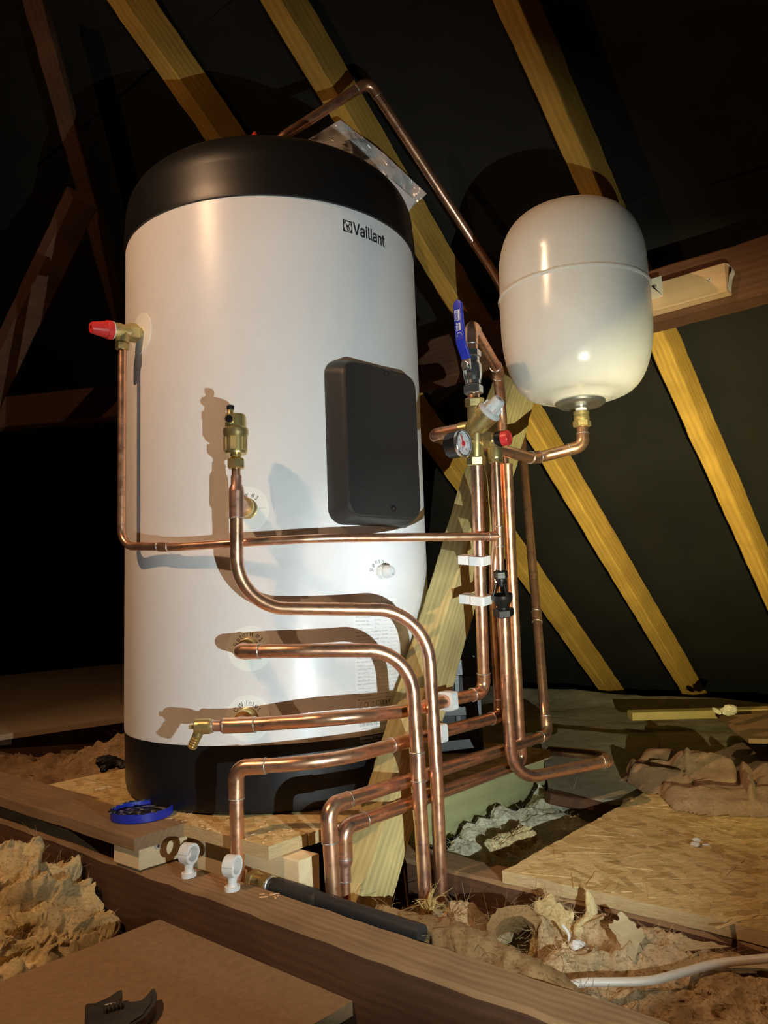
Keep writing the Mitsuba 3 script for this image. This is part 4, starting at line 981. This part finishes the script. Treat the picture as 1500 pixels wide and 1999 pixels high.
def pk(rng): i = rng.integers(len(lm.vertices)); return lm.vertices[i] - nn_[i] * .002, nn_[i] * .6 + nrm(lgp[-1] - lgp[0]) * rng.normal() * .8
hairs(420, pk, .00028, .022, 'hair_felt', key, 'loose_hair', 22)
key = thing('twine_tuft', 'frayed yellow-brown twine tuft between the two descending pipes at the floor', 'twine')
tb, tt_ = at(833, 1812, 1.13), at(842, 1755, 1.13)
put('strand', cat(*[sweep(fillet([tb + V(*(rng.normal(size=3) * .002)), (tb + tt_) / 2 + V(*(rng.normal(size=3) * .004)), tt_ + V(*(rng.normal(size=3) * .007))], .04, 6), .0011, 5) for i in range(14)]), 'twine', key, kind='stuff')
def pk2(rng): t = rng.random(); return tb + (tt_ - tb) * (.35 + .65 * t), (tt_ - tb) * 6 + V(rng.normal(), rng.normal() * .4, rng.normal() * .8)
hairs(60, pk2, .00032, .030, 'twine', key, 'frayed_fibre', 31)

# ------------------------------------------------------------------ insulation, each bay its own heap
def P(x, y, z): return on_z(x, y, z)
def spotd(x, y, d, a, b=None, c=None): p = at(x, y, d); return (p[0], p[1], p[2], a, b or a, c or a * .7)
def fibres(V_, N_, n, l, r, seed, droop=.15):
    """loose wool fibres standing off a surface"""
    rng = np.random.default_rng(seed); idx = rng.integers(len(V_), size=n); ms_v, ms_f = [], []; t = np.linspace(0, 1, 5)[:, None]
    for c, i in enumerate(idx):
        d = nrm(N_[i] * .5 + rng.normal(size=3) * .8); k_ = nrm(rng.normal(size=3)); L = l * (.3 + 1.2 * rng.random() ** 2)
        p = V_[i] + d * L * t + k_ * L * .5 * t ** 2 - Z * droop * L * t ** 2
        m = sweep(p, r * (1 - .6 * t[:, 0]), 3, False); ms_v.append(m.vertices); ms_f.append(m.faces + c * len(m.vertices))
    return trimesh.Trimesh(np.vstack(ms_v), np.vstack(ms_f), process=False)
def wool_heap(name, o, ex, ey, nu, nv, base, spots, mat_, seed, label, rough=.022, nf=900, fl=.022, keep=None, inside=None, top=9., cat_='insulation'):
    """torn mineral wool: one lumpy surface through the given crests, folded and overhanging, with loose fibres"""
    S = np.array([[*p, r] for p, r in spots]); o = o * V(1, 1, 0)
    def h(p, u, w):
        q = p.copy(); q[:, :2] += (np.stack([meshkit.fbm(p * 16 + 9 * k, 3, seed + k) for k in range(2)], 1) - .5) * .055
        b_ = base(p) if callable(base) else base + 0 * u
        d2 = ((q[:, None, :2] - S[None, :, :2]) ** 2).sum(2)
        g = (S[None, :, 2] - b_[:, None]) * np.exp(-(d2 / S[None, :, 3] ** 2) ** 1.3)
        e = np.exp(np.clip(g * 60, 0, 50)) - 1; hh = np.log(e.sum(1) + 1) / 60
        n_ = (ridged(p * V(1, 1, 1), 13, seed + 2, 4) - .62) * rough * 1.7 + (meshkit.fbm(p * 26, 3, seed + 3) - .5) * rough + (ridged(p, 70, seed + 7, 2) - .6) * rough * .55
        n_ = n_ + (ridged(p, 120, seed + 8, 2) - .6) * rough * .34 + (meshkit.noise(p * 260, seed + 9) - .5) * rough * .16
        r = b_ + hh + n_
        if keep is not None:
            for pl_, gap in keep:
                d = np.sqrt(((p[:, None, :2] - pl_[None, :, :2]) ** 2).sum(2)); i = d.argmin(1); lim = pl_[i, 2] - gap
                r = np.where(d.min(1) < .030, np.minimum(r, lim + .9 * np.clip(d.min(1) - .008, 0, 1)), r)
        return np.minimum(r, top)
    f = field(o, ex, ey, nu, nv, h); v = f.vertices
    fold = np.stack([meshkit.fbm(v * V(15, 15, 30) + 31 * k, 4, seed + 11 + k) for k in range(3)], 1) - .5
    f.vertices = v + fold * V(rough * 2.2, rough * 2.2, rough * .5)
    if inside is not None:
        ok = inside(f.vertices); f.update_faces(ok[f.faces].all(1)); f.remove_unreferenced_vertices()
    parts = [f]
    if nf: parts.append(fibres(np.array(f.vertices), np.array(f.vertex_normals), nf, fl, .00032, seed))
    return put(name, cat(*parts), mat_, smooth=True, label=label, cat=cat_, kind='stuff')
# left foreground bay, the big yellow heap
HS = [(on_j(x, y, j), r) for x, y, j, r in ((25, 1660, .10, .05), (75, 1640, .09, .035), (120, 1665, .08, .04), (165, 1655, .06, .035), (205, 1672, .03, .035), (232, 1705, .00, .03),
    (20, 1720, .05, .05), (70, 1712, .04, .04), (130, 1720, .02, .04), (185, 1720, .00, .035), (222, 1760, -.03, .028), (30, 1775, -.01, .045), (90, 1770, -.02, .04), (150, 1775, -.04, .035), (200, 1800, -.06, .03),
    (25, 1825, -.07, .04), (85, 1820, -.08, .035), (145, 1825, -.09, .03), (190, 1840, -.11, .025), (40, 1865, -.12, .03), (100, 1858, -.12, .025), (-60, 1700, .08, .08), (-60, 1800, -.02, .07), (-40, 1870, -.10, .04))]
wool_heap('insulation_heap', jk(-.17, -1.10, 0), J * .62, K * .675, 230, 250, lambda p: -.20 + .03 * np.clip((p @ J + .15) / .15, 0, 1), HS,
    'glass_wool', 41, 'big torn heap of yellow glass wool in the left foreground bay', .024, 5200, .020, inside=lambda v: (v @ K < -.416) & (v @ K > -1.09))
# far left bay behind the plank
wool_heap('insulation_roll', jk(.36, -.30, -.12), J * 1.0, K * .95, 120, 110, -.13,
    [(at(*q[:3]), q[3]) for q in ((225, 1440, 1.98, .13), (180, 1455, 2.05, .12), (110, 1475, 2.1, .1), (40, 1478, 2.2, .12), (-20, 1480, 2.2, .12), (140, 1500, 1.92, .08), (60, 1515, 1.85, .08), (210, 1510, 1.80, .06))],
    'brown_wool', 43, 'brownish insulation filling the bay at far left behind the plank', .026, 500, .03)
put('dark_rag', fluff([spotd(212, 1488, 1.74, .028, .022, .024), spotd(238, 1492, 1.74, .022, .016, .014), spotd(205, 1496, 1.73, .018, .016, .014)], 5, amp=.3), 'black_pipe', smooth=True, label='small dark rag lump beside the black base, left', cat='rag')
# right rear, quilt over the joists
def quilt(p, u, w):
    hills = .09 * np.exp(-(((p @ K - 1.98) / .12) ** 2)) * (meshkit.noise(p * 3.2, 3)) ** 1.3
    return (meshkit.fbm(p * 2.0, 3, 51) - .5) * .022 + (meshkit.fbm(p * V(16, 16, 1), 3, 52) - .5) * .008 + hills + .006 * (ridged(p, 2.2, 53) - .6)
put('quilt_insulation', field(jk(.75, .60, -.105), J * -3.2, K * 1.46, 170, 130, quilt), 'grey_quilt', smooth=True, label='dull grey-brown insulation quilt spread over the floor at right rear', cat='insulation', kind='stuff')
put('grey_sheet', slab([P(1052, 1418, -.083), P(1290, 1440, -.083), P(1262, 1560, -.083), P(1075, 1560, -.083)], .012), 'grey_quilt', smooth=False, label='flat grey sheet under the waste pipe loop, right of the green timber', cat='sheet')
# gap between green timber and strand board
wool_heap('insulation_scrap', jk(-.335, .03, -.150), J * -.24, K * .60, 100, 220, lambda p: -.150 + .012 * meshkit.noise(p * 20, 9),
    [(at(*q[:3]), q[3]) for q in ((1060, 1552, 1.64, .05), (1120, 1548, 1.70, .06), (1165, 1542, 1.73, .045), (955, 1602, 1.50, .045), (925, 1615, 1.46, .045), (1075, 1590, 1.57, .055), (1110, 1600, 1.55, .045), (1030, 1590, 1.56, .05), (900, 1645, 1.40, .04), (990, 1582, 1.54, .04), (1045, 1528, 1.70, .03), (880, 1668, 1.36, .03))],
    'pale_wool', 45, 'greenish pale insulation scraps in the gap beside the green timber', .016, 2600, .018, inside=lambda v: (v @ J < -.312) & (v @ J > -.565))
put('brown_insulation_clump', fluff([spotd(985, 1645, 1.395, .028, .024, .020), spotd(1018, 1635, 1.42, .022, .020, .020), spotd(965, 1655, 1.37, .018, .016, .016), spotd(1003, 1658, 1.38, .016, .016, .012)], 8, amp=.6, freq=2.2), 'glass_wool', smooth=True, label='orange-brown insulation clump beside the corner of the strand board', cat='insulation', kind='stuff')
put('dark_offcut', timber(at(1068, 1556, 1.60), at(1215, 1580, 1.62), Z, .022, .04, .002, .003, 61, .02), 'slope_wood', label='dark charred offcut lying between scraps beside the strand board', cat='offcut')
# front right bay: cable and felt sleeve first, the wool lies under them
cb = fillet([on_k(1035, 1962, -.29), on_k(1075, 1934, -.260), on_k(1130, 1918, -.235), on_k(1270, 1916, -.185), on_k(1345, 1895, -.145), on_k(1400, 1880, -.125), on_k(1600, 1862, -.11)], [.05, .12, .12, .1, .1], 12)
sc = on_k(1010, 1836, -.155); sa = nrm(V(-.10, -.94, .22)); sd_ = nrm(J * .9 + K * .25 - Z * .1)
sa = nrm(CAM - sc); sa = nrm(sa * .75 + RT * .1 + UP * .25)
wool_heap('torn_insulation', jk(-.40, -.345, -.18), J * -1.0, K * .288, 330, 110, lambda p: -.185 + .055 * np.clip((p @ K + .335) / .26, 0, 1) + .022 * np.clip((-p @ J - .62) / .2, 0, 1),
    [(on_k(*q[:3]), q[3]) for q in ((905, 1765, -.11, .022), (925, 1790, -.12, .025), (900, 1830, -.16, .02), (1060, 1790, -.12, .03), (1170, 1795, -.095, .03), (1225, 1850, -.12, .03), (1320, 1850, -.085, .04), (1120, 1865, -.16, .03), (1090, 1870, -.18, .025), (1180, 1890, -.16, .03), (1260, 1950, -.19, .03), (1150, 1960, -.22, .04), (1400, 1940, -.15, .04), (1480, 1900, -.10, .04), (1330, 1975, -.19, .04), (1220, 2010, -.24, .05))],
    'torn_wool', 47, 'torn brown insulation filling the bay in front of the strand board', .020, 4200, .022, keep=[(cb, .012), (lgp, .030), (np.array([sc + sa * q for q in np.linspace(-.07, .03, 12)]), .046)], inside=lambda v: (v @ K < -.056) & (v @ K > -.342))
wool_heap('yellow_insulation_tuft', jk(-.555, -.245, -.13), J * -.20, K * .19, 130, 120, lambda p: -.175 + 0 * p[:, 0],
    [(on_k(*q[:3]), q[3]) for q in ((1072, 1742, -.085, .014), (1092, 1762, -.090, .024), (1062, 1765, -.10, .02), (1150, 1742, -.075, .010), (1142, 1760, -.080, .014), (1130, 1785, -.095, .022), (1050, 1800, -.13, .02), (1170, 1785, -.085, .020), (1095, 1835, -.155, .018), (1060, 1865, -.175, .02), (1100, 1880, -.18, .022), (1165, 1858, -.135, .018))],
    'glass_wool', 49, 'yellow torn insulation tufts in front of the strand board edge', .018, 2200, .016, inside=lambda v: (v[:, 2] > -.158) & (v @ K < -.054))
# hollow sleeve of felt lagging
sp_ = [sc + sa * q for q in np.linspace(.012, -.07, 14)]
so_ = sweep(sp_, np.full(14, .040), 44, False); so_.vertices += so_.vertex_normals * ((ridged(so_.vertices, 45, 91, 3) - .55) * .016)[:, None]
si_ = sweep(sp_, np.full(14, .029), 44, False); si_.invert(); si_.vertices += si_.vertex_normals * ((ridged(si_.vertices, 50, 92, 3) - .6) * .010)[:, None]
f = []
for k in range(44): a, b = k, (k + 1) % 44; f += [(a, len(so_.vertices) + a, b), (b, len(so_.vertices) + a, len(so_.vertices) + b)]
lip = trimesh.Trimesh(np.vstack([so_.vertices, si_.vertices]), np.array(f), process=False)
key = thing('felt_sleeve', 'hollow sleeve of brown felt lagging with dark opening, front right', 'lagging')
put('sleeve', cat(so_, si_, lip), 'hair_felt', key, smooth=True)
put('loose_hair', fibres(np.array(so_.vertices), np.array(so_.vertex_normals), 350, .020, .0003, 93), 'hair_felt', key, smooth=True, kind='stuff')
# papers, plaster, cable
def sheet(px, ks, mat_, name, label, cat_, seed, amp=.004, n=44):
    q = [on_k(x, y, k_) for (x, y), k_ in zip(px, ks)]
    u, w = np.meshgrid(np.linspace(0, 1, n), np.linspace(0, 1, n), indexing='ij'); u, w = u.ravel()[:, None], w.ravel()[:, None]
    v = (1 - u) * (1 - w) * q[0] + u * (1 - w) * q[1] + u * w * q[2] + (1 - u) * w * q[3]
    nn_ = nrm(np.cross(q[1] - q[0], q[3] - q[0])); v = v + nn_ * ((ridged(v, 22, seed, 3) - .6) * 2 * amp)[:, None]
    i, k = np.meshgrid(np.arange(n - 1), np.arange(n - 1), indexing='ij'); a = (i * n + k).ravel()
    f = np.vstack([np.stack([a, a + n, a + n + 1], 1), np.stack([a, a + n + 1, a + 1], 1)])
    uw = np.hstack([u, w]); e_ = np.minimum(uw, 1 - uw).min(1); ok = e_ > .16 * meshkit.noise(np.c_[uw * 7, 0 * u], seed + 5) - .02; f = f[ok[f].all(1)]
    return put(name, trimesh.Trimesh(v, f, process=False), mat_, smooth=True, label=label, cat=cat_)
sheet([(1183, 1806), (1214, 1775), (1262, 1818), (1238, 1885)], [-.12, -.10, -.10, -.15], 'kraft_paper', 'torn_paper', 'upright torn piece of brown paper facing, front right', 'paper', 71)
sheet([(1255, 1818), (1345, 1830), (1464, 1848), (1262, 1862)], [-.070, -.066, -.064, -.105], 'kraft_paper', 'paper_facing', 'crinkled brown paper facing just in front of the strand board edge', 'paper', 72, .006)
sheet([(1258, 1866), (1470, 1864), (1560, 1905), (1275, 1893)], [-.110, -.080, -.105, -.14], 'kraft_paper', 'paper_facing', 'flat strip of brown paper facing above the white cable', 'paper', 73, .003)
put('plaster_lump', clump(on_k(1132, 1850, -.145), .0125, .010, .012, 81, .3, 3), 'plaster', smooth=20, label='white plaster lump among the torn insulation, front right', cat='plaster')
put('paper_curl', sweep(fillet([on_k(1098, 1806, -.14), on_k(1112, 1822, -.14), on_k(1112, 1845, -.145), on_k(1106, 1866, -.15)], .02, 8), .0022, 8), 'plaster', smooth=True, label='thin white curl standing left of the plaster lump', cat='scrap')
put('white_scrap', cat(clump(at(886, 1812, 1.195), .008, .010, .007, 83, .5, 3), clump(at(882, 1795, 1.215), .004, .006, .010, 84, .5, 3)), 'scrap_white', smooth=20, label='bright white scrap at the foot of the right descending pipe', cat='scrap')
pc = P(1358, 1648, -.067)
put('plaster_crumb', cat(clump(pc, .011, .008, .006, 85, .35, 3), clump(pc + V(.004, .002, .006), .008, .005, .004, 86, .35, 3), clump(pc + V(.018, -.002, -.002), .008, .003, .0025, 87, .35, 3)), 'plaster', smooth=20, label='small pinkish plaster crumb on the golden strand board', cat='plaster')
put('white_cable', sweep(cb, .0050, 16), 'white_cable', smooth=True, label='white cable snaking over the insulation at bottom right', cat='cable')
rng = np.random.default_rng(12)
# shavings on the boards and joist
def chips(n, pick, mat_, name, label, seed, s=.004):
    rng = np.random.default_rng(seed); ms = []
    for i in range(n):
        p = pick(rng); a_ = rng.random() * 6.3; x = V(math.cos(a_), math.sin(a_), 0)
        ms.append(cbox(p + Z * .0006, x, np.cross(Z, x), Z, s * (.3 + rng.random()), s * (.15 + .3 * rng.random()), .0005, .0002))
    put(name, cat(*ms), mat_, smooth=False, label=label, cat='debris', kind='stuff')
chips(60, lambda r: jk(-.02 - .3 * r.random(), k0 + .012 * r.random() ** 2 * 6 + .004, .0), 'pine', 'sawdust', 'pale shavings along the board edge under the black base', 90, .003)
chips(5, lambda r: on_z(190 + 25 * r.random(), 1535 + 6 * r.random(), .0005), 'pine', 'wood_chip', 'pale wood chips on the far left end of the plank', 91, .008)
chips(7, lambda r: on_z(505 + 40 * r.random(), 1745 + 8 * r.random(), -.0538), 'pine_slope', 'wood_chip', 'pale chips on the joist right of the loose clips', 92, .005)

# crumpled cloth on the corner of the strand board
def cloth():
    out_ = sg.Polygon([(1226, 1500), (1250, 1488), (1262, 1478), (1300, 1474), (1350, 1484), (1420, 1500), (1450, 1512), (1480, 1516), (1560, 1520), (1640, 1530), (1640, 1600), (1450, 1593), (1370, 1590), (1315, 1580), (1298, 1562), (1290, 1550), (1255, 1545), (1228, 1525)]).buffer(3)
    F_ = [([(1262, 1487), (1320, 1490), (1362, 1500)], 15, .030), ([(1236, 1512), (1270, 1530), (1330, 1535)], 14, .030), ([(1275, 1506), (1350, 1516)], 9, .016),
          ([(1335, 1505), (1400, 1512), (1450, 1528)], 24, .045), ([(1320, 1545), (1400, 1540), (1430, 1530)], 9, .018), ([(1300, 1560), (1350, 1566), (1440, 1568), (1640, 1570)], 20, .022),
          ([(1302, 1574), (1370, 1584), (1460, 1586), (1640, 1590)], 7, .016), ([(1452, 1515), (1462, 1545), (1470, 1575)], 12, .040), ([(1500, 1530), (1640, 1540)], 30, .045), ([(1345, 1492), (1342, 1540)], 4, .008), ([(1360, 1548), (1440, 1552)], 6, -.014), ([(1440, 1510), (1446, 1540)], 6, -.03)]
    n, m = 190, 90; X, Y = np.meshgrid(np.linspace(1215, 1640, n), np.linspace(1466, 1606, m), indexing='ij'); q = np.stack([X.ravel(), Y.ravel()], 1)
    pts = shapely.points(q); ins = shapely.contains(out_, pts); de = shapely.distance(out_.exterior, pts)
    h = .010 * (1 - np.exp(-de / 3))
    for l, w_, a_ in F_:
        g_ = np.exp(-(shapely.distance(sg.LineString(l), pts) / w_) ** 2)
        h = np.maximum(h, .010 + a_ * .8 * g_) if a_ > .009 else h + a_ * g_
    p = np.array([on_z(x, y, -.0705) for x, y in q]); 
    h = h * (1 - np.exp(-de / 6)) + (ridged(p, 16, 401, 3) - .6) * .016 * (1 - np.exp(-de / 10)) + (meshkit.fbm(p * 240, 2, 402) - .5) * .0022
    p = p + Z * np.maximum(h, .0004)[:, None]
    i, k = np.meshgrid(np.arange(n - 1), np.arange(m - 1), indexing='ij'); a_ = (i * m + k).ravel()
    f = np.vstack([np.stack([a_, a_ + m, a_ + m + 1], 1), np.stack([a_, a_ + m + 1, a_ + 1], 1)]); f = f[ins[f].all(1)]
    me = trimesh.Trimesh(p, f, process=False); me.remove_unreferenced_vertices(); return me
put('crumpled_cloth', cloth(), 'fleece', smooth=True, label='crumpled pinkish-brown fleece cloth lying over the far corner of the strand board', cat='cloth')
# yellow crumple on the loose batten
put('tape_scrap', cat(clump(at(1400, 1388, 2.15), .016, .014, .010, 95, .45, 3), clump(at(1425, 1386, 2.12), .020, .016, .015, 96, .45, 3)), 'pale_wool', smooth=15, label='crumpled pale scrap on the yellow timber at far right', cat='scrap')

# polythene behind the lid
pth = [(602, 272), (665, 234), (748, 298), (833, 378)]; pt2 = [(640, 300), (705, 312), (775, 370), (796, 412)]
A_ = np.array([on_roof(x, y, ROOF - .035) for x, y in pth]); B_ = np.array([on_roof(x, y, ROOF - .075) for x, y in pt2])
nu, nv = 60, 22; u = np.linspace(0, 3, nu); v = []
for t in u:
    i = min(int(t), 2); q = t - i; a_ = A_[i] * (1 - q) + A_[i + 1] * q; b_ = B_[i] * (1 - q) + B_[i + 1] * q
    for w_ in np.linspace(0, 1.5, nv): v.append(a_ + (b_ - a_) * w_)
v = np.array(v); nn_ = nrm(CAM - v.mean(0)); v = v + nn_ * ((ridged(v, 18, 99, 4) - .6) * .05)[:, None]
i, k = np.meshgrid(np.arange(nu - 1), np.arange(nv - 1), indexing='ij'); a = (i * nv + k).ravel()
key = thing('polythene_bag', 'crumpled clear polythene bag with white paper inside, behind the black lid', 'bag')
put('film', trimesh.Trimesh(v, np.vstack([np.stack([a, a + nv, a + nv + 1], 1), np.stack([a, a + nv + 1, a + 1], 1)]), process=False), 'polythene', key, smooth=35)
qq = [on_roof(x, y, ROOF - .095) for x, y in ((758, 345), (812, 392), (797, 416), (740, 372))]
pp_ = trimesh.Trimesh(np.array([qq[0], qq[1], qq[2], qq[3]]), np.array([(0, 1, 2), (0, 2, 3)]), process=False)
put('paper', pp_, 'bag_paper', key, smooth=False)
# crate behind the strut
cc = jk(-.20, .40, .0); cc = at(893, 1425, 1.78)
key = thing('black_crate', 'black crate with grey panels behind the clipped pipes, right of the cylinder base', 'crate')
ex_, ey_ = nrm(RT * V(1, 1, 0)), nrm(FW * V(1, 1, 0)); bot = .001; hz = .105
co = V(cc[0], cc[1], bot)
put('frame', cat(*([cbox(co + ex_ * sx * .048 + ey_ * sy * .045 + Z * hz, ex_, ey_, Z, .006, .006, hz, .001) for sx in (-1, 0, 1) for sy in (-1, 1)] + [cbox(co + ey_ * sy * .045 + Z * z_, ex_, ey_, Z, .054, .007, .018, .001) for sy in (-1, 1) for z_ in (.018, .1, .19)])), 'black_plastic', key)
for sx in (-1, 1):
    for z_ in (.057, .145): put('panel', cbox(co + ex_ * sx * .024 - ey_ * .043 + Z * z_, ex_, ey_, Z, .020, .003, .026, .001), 'crate_grey', key)
put('back', cbox(co + ey_ * .02 + Z * hz, ex_, ey_, Z, .050, .022, hz - .002, .001), 'black_plastic', key)
